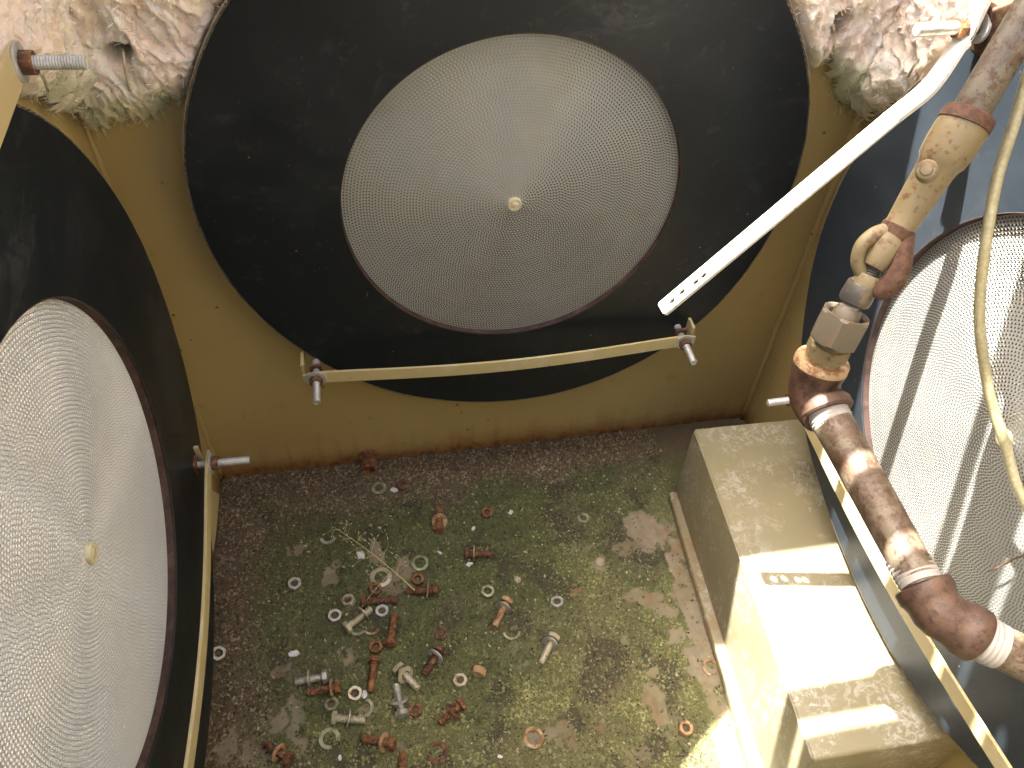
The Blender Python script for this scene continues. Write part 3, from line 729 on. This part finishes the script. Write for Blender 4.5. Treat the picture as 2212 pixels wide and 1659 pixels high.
# 45 degree elbow
EC = (2026, 1322, .556)
def lerp3(a, b, t): return tuple(a[k]+(b[k]-a[k])*t for k in range(3))
E0, E1 = (1990, 1262, .566), (2114, 1376, .5505)
K = [lerp3(E0, EC, t) for t in (0, 0, .05, .40, .50, .72, .93)]+[lerp3(EC, E1, t) for t in (.10, .34, .52, .60, .96, 1, 1)]
KR = [42, 57, 61, 62, 58, 55, 56, 56, 54, 57, 61, 61, 57, 44]
P = [atp(*q)-PO for q in K]; R = [r*q[2]/F for r, q in zip(KR, K)]
for q in (1, len(P)-2): pass
P[0] = P[0]+(P[3]-P[0]).normalized()*.0005; P[-1] = P[-1]-(P[-1]-P[-4]).normalized()*.0005
o = link('angled_elbow', tube(P, R, 44), 'elbow', pipe); smooth_angle(o, 50)
pl('thread_tape', seg((2110, 1374, .5505), (2158, 1397, .5475), [(0, 51)]+[(k/9., 51.5 if k % 2 else 49.5) for k in range(1, 9)]+[(1, 50)], 36), 'tape')
pl('outlet_pipe', seg((2150, 1392, .548), (2330, 1480, .536), [(0, 48), (1, 49)], 44), 'pipel')

# hose
def m_hose():
    m = MB('braided_hose', (.40, .36, .2), .5, .15)
    m.mix(m.ramp(m.attr('Col'), .3, .7), (.24, .22, .12), .8) if False else None
    m.mix(m.ramp(m.noise(60, 3), .4, .7), (.48, .45, .3), .6)
    v = m.voro(420); m.mix(m.ramp(v, .4, .7), (.26, .24, .14), .4); m.bump(v, .4, .0006)
    return m.done()
MAT['hose'] = m_hose()
hp = [(2262, 60, .53), (2225, 150, .535), (2190, 270, .545), (2155, 384, .556), (2128, 535, .566), (2116, 685, .582), (2132, 823, .600), (2150, 896, .609), (2174, 968, .613), (2197, 1050, .612), (2250, 1150, .605)]
sp = spline(hp, 150); o0 = at(2129, 823, .6)
P = [at(*p)-o0 for p in sp]
o = link('braided_hose', tube(P, .0040, 16), 'hose', smooth=True, loc=o0); tag(o, 'pale braided hose hanging at the right edge in front of the disc', 'hose')
# a thin dry twig on the right disc
tw = [hit(x, y, 0, .5215) for x, y in [(2136, 1234), (2160, 1224), (2188, 1208), (2216, 1198)]]
o = link('dry_twig', tube([p-tw[0] for p in tw], [.0006, .0008, .0009, .0007], 6), 'rustd', loc=tw[0]); tag(o, 'thin dark twig lying against the right honeycomb', 'twig')

# ------------------------------------------------------------------ nuts, bolts, washers on the floor
ZF = .0010
def put_nut(px, py, tone, label, tilt=0., rot=0., h=.0088, af=.0172, side=False):
    p = fl(px, py, .006); Z = Vector((0, 0, 1))
    r = empty('hex_nut', (p.x, p.y, ZF)); tag(r, label, 'nut', 'loose hex nuts on the floor'); r.rotation_euler = (tilt, tilt*.5, rot)
    rr = af/2/math.cos(math.pi/6)
    if side: A, B = Vector((-.0045, -.001, .0085)), Vector((.0045, .001, .0085))
    else: A, B = Vector((0, 0, 0)), Vector((0, 0, h))
    o = link('nut_body', ring_mesh(A, B, rr, af*.28, 6, rot=rot, cham=.0012), tone, r); smooth_angle(o, 25)
    if not side:
        o = link('dirt_plug', lathe((0, 0, 0), (0, 0, .004), [(0, af*.28), (.0035, af*.26), (.0045, .001)], 12), 'moss_dirt', r)
    return r
MAT['moss_dirt'] = m_plain('dirt_plug', (.09, .075, .045), .9, 0, (.14, .13, .07), 300)
nuts = [
 (636, 1261, 'zinc', 'grey nut on its own, farthest left of the flat lying nuts', .12, .3), (754, 1298, 'zincy', 'pale yellow grey nut left of the dark rusty bolt head', -.15, .5),
 (723, 1330, 'zinc', 'grey nut with dark spots just left of the zinc bolt head', .1, .1), (825, 1318, 'galv', 'thin white nut below the dark rusty bolt shank', 0, .2, .005),
 (902, 1251, 'rust', 'orange rusty nut touching the bolt with the grass tip', .1, .25), (811, 1397, 'rust', 'orange rusty nut directly above an upright rusty bolt head', .08, .35),
 (808, 1272, 'rust', 'caked rusty nut just above the dark rusty bolt', .25, .9), (1053, 1278, 'zincg', 'mossy green nut up and left of the brown zinc bolt', .1, .1),
 (1204, 1302, 'zinc', 'lone grey nut farthest right in the middle of the moss', -.1, .15), (953, 1366, 'rustd', 'thin sunken rusty nut above a rusty bolt with white washer', 0, .5, .004),
 (995, 1469, 'zincy', 'pale nut filled with dirt left of the tipped brown nut', -.1, .5, .006), (898, 1534, 'rust', 'rusty nut touching the right side of a grey bolt head', -.2, .2, .006),
 (766, 1498, 'zincy', 'cream nut beside a white flake, below the rusty bolt pair', .12, .3), (717, 1522, 'zincg', 'dirty nut packed with soil above a grey bolt head', -.1, .0, .007),
 (868, 1047, 'rustd', 'dark rusty nut nearest to the back wall', .3, .4), (1051, 1107, 'rust', 'rusty nut alone in the dark green moss near the back', .15, .1),
 (1261, 1118, 'zincg', 'moss grown nut near the back right of the floor', 0, .3, .005), (1480, 1573, 'rustt', 'tan nut at the foot of the box near the sunlit corner', .1, .6),
 (469, 1407, 'zinc', 'grey nut half hidden under the left strap', .5, .2)]
for a_ in nuts: put_nut(a_[0], a_[1], a_[2], a_[3], a_[4], a_[5], *(a_[6:]))
put_nut(1034, 1453, 'rustt', 'brown and white nut standing on its edge', 0, .9, side=True)
def put_washer(px, py, tone, label, ro=.0118, ri=.0068, arc=None, z=.0025, tilt=0, h=.0018):
    p = fl(px, py, .002); r = .5
    if arc:
        a0, a1 = arc; n = 18; pts = []
        for k in range(n+1): a = a0+(a1-a0)*k/n; pts.append((ro*math.cos(a), ro*math.sin(a)))
        for k in range(n+1): a = a1+(a0-a1)*k/n; pts.append((ri*math.cos(a), ri*math.sin(a)))
        me = flatplate(pts, [], 0, h, .0002)
    else: me = ring_mesh((0, 0, 0), (0, 0, h), ro, ri, 28, cham=.0003)
    o = link('washer', me, tone, loc=(p.x, p.y, z)); smooth_angle(o, 40); o.rotation_euler = (tilt, tilt*.6, 0)
    return tag(o, label, 'washer', 'loose washers on the floor')
for w_ in [
 (819, 1055, 'zincg', 'dull ring washer left of the dark rusty nut near the back wall'), (709, 1161, 'zinc', 'pale crescent of a buried washer left of the grass tip', .012, .0078, (3.3, 6.0)),
 (907, 1217, 'zincg', 'green tinged ring above the orange nut', .0128, .0085), (823, 1248, 'zincy', 'large pale flat washer under the grass stem', .0158, .0095, None),
 (773, 1356, 'zincg', 'grey crescent under the zinc bolt shank', .0118, .0085, (3.4, 6.2)), (803, 1355, 'rustt', 'thin rusty half ring right of the zinc bolt', .0115, .009, (3.0, 5.8)),
 (1105, 1365, 'zincg', 'faint half buried washer right of the brown bolt tip', .0118, .0095, (3.2, 6.1)), (785, 1530, 'zincg', 'broken spring washer above the grey bolt with dark washer', .0128, .0092, (-2.2, 1.2)),
 (712, 1596, 'zincg', 'sunken ring washer near the lower left bolts', .0128, .0085, (-.4, 4.9)), (1152, 1594, 'rustt', 'tan ring washer on bare paint at the bottom of the floor', .013, .0085),
 (945, 1626, 'rustd', 'brown ring washer sunk in moss at the lower middle', .0135, .0085, (-3.0, 2.2)), (1535, 1443, 'rustt', 'rusty open ring beside the foot of the box', .0115, .0085, (-1.2, 4.3))]:
    put_washer(*w_)
def put_bolt(head, tip, tone, label, wash=None, wt=None, wtilt=0., flat=False):
    r_ = .0052; H = fl(head[0], head[1], .0085); T = fl(tip[0], tip[1], .005)
    H.z = .0098; T.z = .0066+.0
    org = Vector((H.x, H.y, ZF)); r = empty('hex_bolt', org); tag(r, label, 'bolt', 'loose hex bolts on the floor')
    d = (T-H).normalized(); L = max((T-H).length-.0, .02)
    Hh = H-org; hd = .0068
    o = link('bolt_head', lathe(Hh-d*hd*.5, Hh+d*hd, [(0, .0070), (.0010, .0089), (hd*.95, .0092), (hd, .0086)], 6, rot=random.random()), tone, r)
    bm = bmesh.new(); bm.from_mesh(o.data); bmesh.ops.bevel(bm, geom=bm.edges[:], offset=.0005, segments=1, affect='EDGES'); bm.to_mesh(o.data); bm.free()
    s = link('shank', lathe(Hh+d*hd*.4, Hh+d*L, threadprof(L-hd*.4, r_), 20), tone, r); smooth_angle(s, 60)
    if wash is not None:
        c = Hh+d*(L*wash); ax = (d+Vector((0, 0, wtilt))).normalized(); c.z = max(c.z, .0095)
        w = link('washer', ring_mesh(c, c+ax*.0018, .0118, .0058, 28, cham=.0003), wt or tone, r); smooth_angle(w, 40)
    return r
bolts = [
 ((948, 1144), (953, 1098), 'rust', 'short rusty bolt pointing away, farthest toward the back wall', .33, 'rustt', -1.0),
 ((1008, 1196), (1066, 1199), 'rustd', 'brown rusty bolt with washer right of centre near the back', .25, 'rustt', .1),
 ((942, 1276), (881, 1279), 'rustd', 'dark rusty bolt touched by the tip of the grass stem', .28, 'rustt', .2),
 ((786, 1299), (857, 1297), 'rustd', 'dark rusty bolt without washer under the caked nut', None, None, 0),
 ((750, 1357), (802, 1316), 'zincy', 'zinc bolt with a washer halfway along its shank', .66, 'zinc', .1),
 ((842, 1390), (853, 1330), 'rust', 'rusty bolt without washer, head toward the viewer', None, None, 0),
 ((809, 1426), (800, 1497), 'rust', 'upright rusty bolt below the orange nut', None, None, 0),
 ((703, 1462), (638, 1475), 'zinc', 'grey bolt with upright washer lying against a rusty bolt', .5, 'zincy', .05),
 ((731, 1485), (664, 1497), 'rust', 'orange rusty bolt tucked under the grey bolt', .18, 'rustt', .0),
 ((722, 1552), (790, 1557), 'zincy', 'grey bolt with dark faced washer in its middle', .42, 'zinc', -.25),
 ((869, 1543), (855, 1481), 'zinc', 'grey bolt with big washer, tip pointing to the cream bolt', .42, 'zinc', 1.0),
 ((860, 1444), (903, 1488), 'zincy', 'cream coloured bolt with washer pointing down right', .36, 'zincy', .55),
 ((997, 1520), (949, 1563), 'rust', 'rusty bolt with tilted washer, lower middle of the floor', .38, 'rustd', -.5),
 ((951, 1404), (916, 1457), 'rustd', 'rusty bolt wearing a white split washer', .28, 'galv', .25),
 ((1095, 1298), (1068, 1354), 'rustt', 'brown shank bolt with grey head and white washer', .28, 'zinc', .2),
 ((1196, 1376), (1169, 1433), 'zincy', 'clean yellowish bolt farthest right on the moss', .27, 'zinc', .3),
 ((848, 1609), (782, 1595), 'rust', 'rusty bolt with pale washer by its head, near the bottom', .24, 'rustt', -.3),
 ((624, 1642), (574, 1607), 'rustd', 'rusty bolt at the lower left, head toward the viewer', .38, 'rustt', -.1),
 ((866, 1692), (871, 1626), 'rust', 'rusty bolt cut by the bottom edge of the picture', None, None, 0)]
for b_ in bolts:
    o = put_bolt(*b_)
# white flakes
for i, (x, y, s, lb) in enumerate([(635, 1413, 1.2, 'largest white flake, left part of the moss'), (788, 1501, .9, 'white flake right beside the cream nut'), (851, 1059, 1.0, 'pale flake beside the dark rusty nut near the back'),
        (1103, 1108, .9, 'white flake alone near the back right'), (780, 1201, 1.3, 'white crumb beside the grass stem'), (1014, 1220, .9, 'white crumb under the brown bolt'), (735, 1637, .6, 'small white speck at the lower left'),
        (1080, 1635, .6, 'small white speck at the lower middle'), (1023, 1142, .7, 'bluish flake below the lone rusty nut'), (950, 1195, .6, 'bluish chip left of the brown bolt')]):
    bm = bmesh.new(); bmesh.ops.create_icosphere(bm, subdivisions=2, radius=.0052*s)
    for v in bm.verts:
        k = .5+1.1*float(fbm(np.array(v.co.x*500+i*7.), np.array(v.co.y*500+v.co.z*300.), 2)); v.co = Vector((v.co.x*k*1.1, v.co.y*k*.7, v.co.z*k*.35))
    p = fl(x, y, .002); o = link('white_flake', bmm(bm), MAT.setdefault('flake', m_plain('chalk_flake', (.66, .66, .68), .8, 0, (.45, .46, .44), 200)), loc=(p.x, p.y, .0035))
    o.rotation_euler = (0, 0, i*1.3); tag(o, lb, 'flake', 'white flakes on the moss')
# pebble
for x, y, s, lb in [(1296, 1213, 1, 'round tan pebble in the moss left of the box'), (1118, 1252, .75, 'small round greenish pebble near the mossy nut')]:
    bm = bmesh.new(); bmesh.ops.create_icosphere(bm, subdivisions=3, radius=.0075*s)
    for v in bm.verts: v.co.z *= .45; v.co.x *= .9
    p = fl(x, y, .002); o = link('pebble', bmm(bm), MAT.setdefault('peb', m_plain('tan_pebble', (.34, .30, .20), .8, 0, (.25, .2, .12), 150)), loc=(p.x, p.y, .002), smooth=True); tag(o, lb, 'pebble')
# dry grass
g0, g1 = fl(722, 1139, .006), fl(896, 1276, .016)
gr = empty('dry_grass_stem', g0); tag(gr, 'dry yellow grass seed head lying across the moss and bolts', 'grass')
sp = [g0+(g1-g0)*t+Vector((.0, .004*math.sin(t*3), .004*math.sin(t*3.1)))-g0 for t in np.linspace(0, 1, 24)]
MAT['straw'] = m_plain('dry_straw', (.56, .50, .24), .6, 0, (.45, .42, .2), 200, bump=0)
MAT['seed'] = m_plain('pale_seed', (.58, .56, .36), .6, 0, bump=0)
link('stem', tube(sp, [.0004+.00055*i/23 for i in range(24)], 6), 'straw', gr, smooth=True)
bmS = bmesh.new(); bmT = bmesh.new()
def addtube(bm, P, R, s=5):
    bm.from_mesh(tube(P, R, s))
dg = (g1-g0).normalized(); sd = Vector((-dg.y, dg.x, 0))
for i in range(10):
    t = .08+.08*i; p = sp[min(23, int(t*23))]; s_ = 1 if i % 2 else -1; L = random.uniform(.014, .032)*(1.2 if 4 < i < 11 else .8)
    q = p+(dg*-.35*L+sd*s_*L*.85)+Vector((0, 0, random.uniform(0, .008)))
    pm = (p+q)/2+Vector((0, 0, .003)); addtube(bmT, [p, pm, q], [.0003, .00025, .0002])
    for k in range(5):
        u = .4+.15*k; b0_ = p.lerp(q, u)+Vector((0, 0, .001)); e = b0_+Vector((random.uniform(-1, 1), random.uniform(-1, 1), random.uniform(-.2, .6))).normalized()*.008
        addtube(bmT, [b0_, e], [.0002, .00015]); e2 = e+(e-b0_)*.55; addtube(bmS, [e, (e+e2)/2, e2], [.0003, .0008, .0002])
q = sp[17]; e = fl(767, 1330, .01)-g0
addtube(bmT, [q, q.lerp(e, .5)+Vector((0, 0, .004)), e], [.0004, .0003, .0002])
o = link('side_shoots', bmm(bmT), 'straw', gr); o['kind'] = 'stuff'
o = link('seeds', bmm(bmS), 'seed', gr); o['kind'] = 'stuff'

# ------------------------------------------------------------------ insulation
def m_wool():
    m = MB('fibrous_wool', (.5, .5, .5), .95, 0, .1); m.col = m.attr('Col')
    m.mix(m.ramp(m.noise(55, 5, .7, .8), .58, .72), (.74, .60, .42), .3)
    m.bump(m.noise(95, 5, .65, 2.0), .7, .005); m.bump(m.noise(380, 4, .7, .8, st=(1, 1, .5)), .5, .001)
    m.b.inputs['Subsurface Weight'].default_value = .35; m.b.inputs['Subsurface Radius'].default_value = (1, .8, .6); m.b.inputs['Subsurface Scale'].default_value = .006
    m.b.inputs['Sheen Weight'].default_value = .15
    return m.done()
MAT['wool'] = m_wool()
def batt(name, origin, su, wall_n, w, z0f, z1, thick, label, seed, green, holes=(), pink=.5, rag=.03, clampc=None):
    """su: horizontal unit vector along the wall, wall_n: normal into the room, z0f: lower edge height as function of s"""
    r = empty(name, origin); tag(r, label, 'insulation', 'matted wool insulation batts above the discs')
    ns = int(w/.0017); nz = int((z1-.52)/.0017); s = np.linspace(0, w, ns); z = np.linspace(.50, z1, nz)
    Sg, Zg = np.meshgrid(s, z); e = z0f(Sg)+rag*(fbm(Sg*60, Zg*0+seed, 4, .7, s=seed)-.5)+.022*(fbm(Sg*150, Zg*20+seed, 3, .6, s=seed+3)-.5)
    w1 = Sg+.03*fbm(Sg*25, Zg*25, 3, s=seed+1); w2 = Zg+.03*fbm(Sg*25, Zg*25, 3, s=seed+2)
    sl_ = .55 if seed < 20 else .15; wx = (w1+sl_*w2)*1.15; wz = (w2-sl_*w1)*.62
    lump = 1-np.abs(2*fbm(wx*24, wz*17, 4, .55, s=seed)-1); lump2 = 1-np.abs(2*fbm(wx*75, wz*55, 3, .6, s=seed+4)-1)
    prof = np.sqrt(np.clip((Zg-e)/.035, 0, 1)); side = np.sqrt(np.clip(np.minimum(Sg, w-Sg)/.018+.02, 0, 1))
    fine = fbm(wx*190, wz*150, 3, .6, s=seed+6)
    lump3 = 1-np.abs(2*fbm(wx*120+2*fine, wz*95, 3, .6, s=seed+21)-1)
    H = (thick*(.35+.65*lump)+.012*lump2+.0055*lump3+.003*fine)*prof*side
    hm = np.zeros_like(H)
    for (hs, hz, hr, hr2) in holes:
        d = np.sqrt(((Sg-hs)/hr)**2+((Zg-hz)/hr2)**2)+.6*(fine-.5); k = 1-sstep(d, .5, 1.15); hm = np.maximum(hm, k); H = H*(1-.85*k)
    if clampc is not None:
        d_ = np.sqrt((Sg-clampc[0])**2+(Zg-clampc[1])**2); k_ = 1-sstep(d_, .349, .362); H = H*(1-k_)+np.minimum(H, .013)*k_
    P = np.array(wall_n)[None, None]*H[..., None]+np.array(su)[None, None]*Sg[..., None]; P[..., 2] += Zg-origin[2]
    keep = (Zg > e)
    gn = green(Sg, Zg); gn = np.clip(gn+.8*(fbm(wx*26, wz*26, 4, s=seed+9)-.5), 0, 1)
    n1 = fbm(Sg*14, Zg*14, 4, s=seed+12); n2 = fbm(wx*60, wz*60, 3, s=seed+15)
    c = np.ones(Sg.shape+(3,))*np.array((.86, .77, .63)); c = mixc(c, (.90, .76, .68), sstep(n1, .5-.2*pink, .72-.2*pink)*.9)
    c = mixc(c, (.88, .87, .83), sstep(n2, .52, .7)*.7); c = mixc(c, (.33, .35, .15), sstep(gn, .42, .78)*.85); c = mixc(c, (.60, .62, .48), sstep(gn, .25, .5)*.35)
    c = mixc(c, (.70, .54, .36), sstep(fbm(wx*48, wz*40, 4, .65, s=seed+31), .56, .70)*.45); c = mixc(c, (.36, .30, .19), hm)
    V = P.reshape(-1, 3); ny, nx = Sg.shape; ii = (np.arange(ny-1)[:, None]*nx+np.arange(nx-1)[None])
    kk = keep[:-1, :-1] & keep[1:, :-1] & keep[:-1, 1:] & keep[1:, 1:]; ii = ii[kk]
    Q = np.stack([ii, ii+1, ii+nx+1, ii+nx], 1)
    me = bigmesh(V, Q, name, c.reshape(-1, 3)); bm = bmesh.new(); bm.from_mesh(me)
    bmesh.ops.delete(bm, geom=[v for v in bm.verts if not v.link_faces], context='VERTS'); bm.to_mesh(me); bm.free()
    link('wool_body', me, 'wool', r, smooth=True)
    # fibres: curled strands on the surface and hanging from the torn edge
    FV = []; FQ = []; FC = []; k0 = 0; C3 = c.reshape(-1, 3); Hf = H.ravel(); Sf = Sg.ravel(); Zf = Zg.ravel(); idx = np.flatnonzero(keep.ravel()); ef = e.ravel()
    su_, nn_ = np.array(su), np.array(wall_n)
    nf = int(4500*w/.25)
    edge = idx[(Zf[idx]-ef[idx]) < .006]
    pick = np.concatenate([rng.choice(idx, nf), rng.choice(edge, nf//80)]) if len(edge) else rng.choice(idx, nf)
    for j, i in enumerate(pick):
        hang = j >= nf
        p = nn_*(Hf[i]+.0004)+su_*Sf[i]+np.array([0, 0, Zf[i]-origin[2]])
        L = rng.uniform(.003, .008) if not hang else rng.uniform(.003, .010)
        a = rng.uniform(0, 6.28); d = su_*math.cos(a)+np.array([0, 0, math.sin(a)*.8]) if not hang else su_*rng.uniform(-.5, .5)+np.array([0, 0, -1.])
        cur = rng.normal(0, .6, 3); wd = rng.uniform(.0002, .0005); sd_ = np.cross(d, nn_); col = C3[i]*rng.uniform(.9, 1.2)
        q = p.copy()
        for t in range(4):
            q = q+d*L/3+nn_*rng.uniform(-.0003, .0012); d = d+cur*.35; d = d/np.linalg.norm(d)
            FV.append(q-sd_*wd); FV.append(q+sd_*wd); FC.append(col); FC.append(col)
        for t in range(3): FQ.append((k0+2*t, k0+2*t+1, k0+2*t+3, k0+2*t+2))
        k0 += 8
    fm = bigmesh(np.array(FV), np.array(FQ), 'fib', np.clip(np.array(FC), 0, .85)); link('wool_fibres', fm, 'wool', r, kind='stuff')
    return r
def on_back(px, py): p = hit(px, py, 1, .765); return p.x, p.z
def on_side(px, py, X): p = hit(px, py, 0, X); return p.y, p.z
# left batt on back wall (behind the back disc)
X0 = XL+.0; hx, hz = on_back(264, 110)
gfn = lambda s, z: sstep(-(z-.66), -.05, .05)*.75
def edgeL(s): return np.interp(s, [0, .05, .10, .16], [.602, .607, .622, .64])
batt('insulation_batt', (X0, YB, .7), (1, 0, 0), (0, -1, 0), .42, edgeL, .98, .030, 'pink and cream wool batt left of the back disc, green at its torn edge', 3, gfn, [(hx-X0, hz+.002, .014, .010)], .7, clampc=(DB[0]-X0, DB[2]))
yl = YB
def edgeLL(s): return np.interp(s, [0, .06, .12, .2, .3], [.600, .640, .69, .72, .76])
batt('insulation_batt', (XL, YB, .7), (0, -1, 0), (1, 0, 0), .46, edgeLL, 1.05, .028, 'pale pink wool batt on the left wall above the left disc', 13, lambda s, z: sstep(-(z-.69-.2*s), -.04, .04)*.6, [], .9, clampc=(YB-DL[1], DL[2]))
h2 = on_back(1806, 30)
def edgeR(s): return np.interp(s, [0, .09, .13, .16, .175, .19, .2], [.63, .632, .636, .600, .582, .62, .65])
batt('insulation_batt', (.39, YB, .7), (1, 0, 0), (0, -1, 0), .190, edgeR, .98, .032, 'grey white wool batt right of the back disc with ragged green tufts', 23, lambda s, z: sstep(-(z-.66), -.04, .04)*.8, [(h2[0]-.39, h2[1]-.006, .011, .017)], .2, .06, (DB[0]-.39, DB[2]))
h3 = on_side(1994, 115, .57)
def edgeRR(s): return np.interp(s, [0, .03, .08, .14, .3], [.56, .575, .62, .68, .74])
batt('insulation_batt', (XR, YB-.006, .7), (0, -1, 0), (-1, 0, 0), .34, edgeRR, 1.0, .034, 'thick white grey wool batt on the right wall behind the loose bar', 37, lambda s, z: sstep(-(z-.64), -.05, .05)*.55, [(YB-h3[0], h3[1], .010, .016)], .1, clampc=(YB-.006-DR[1], DR[2]))
# wire pins
def pin(pts, label, base=True):
    P = [Vector(p) for p in pts]; o0 = P[0].copy(); sp = [Vector(q)-o0 for q in spline([tuple(p) for p in P], 16)]
    r = empty('wire_pin', o0); tag(r, label, 'pin', 'bent wire pins in the insulation')
    link('wire', tube(sp, .0013, 8), 'zincy', r, smooth=True)
    return r
def pp(x, y, Y): return hit(x, y, 1, Y)
r = pin([pp(264, 106, .788), pp(266, 112, .752), pp(270, 150, .745), pp(280, 196, .748)], 'bent wire pin in the hollow of the left batt')
o = link('pin_plate', ring_mesh((-.0, 0, 0), (0, -.0015, 0), .013, .0015, 24), 'box', r)
r = pin([hit(80, 138, 0, -.262), hit(84, 150, 0, -.245), hit(95, 170, 0, -.243), hit(104, 196, 0, -.247)], 'short wire pin under the upper left stud')
r = pin([pp(1800, 36, .786), pp(1799, 50, .750), pp(1803, 80, .745), pp(1800, 112, .748)], 'wire pin hanging in the batt right of the back disc')
link('pin_plate', bmm(boxbm((-.008, -.002, -.010), (.010, 0, .014), .0005)), 'box', r)
r = pin([hit(1993, 95, 0, .585), hit(1990, 116, 0, .560), hit(1975, 140, 0, .552), hit(1962, 165, 0, .553)], 'wire pin bent sideways behind the loose bar')
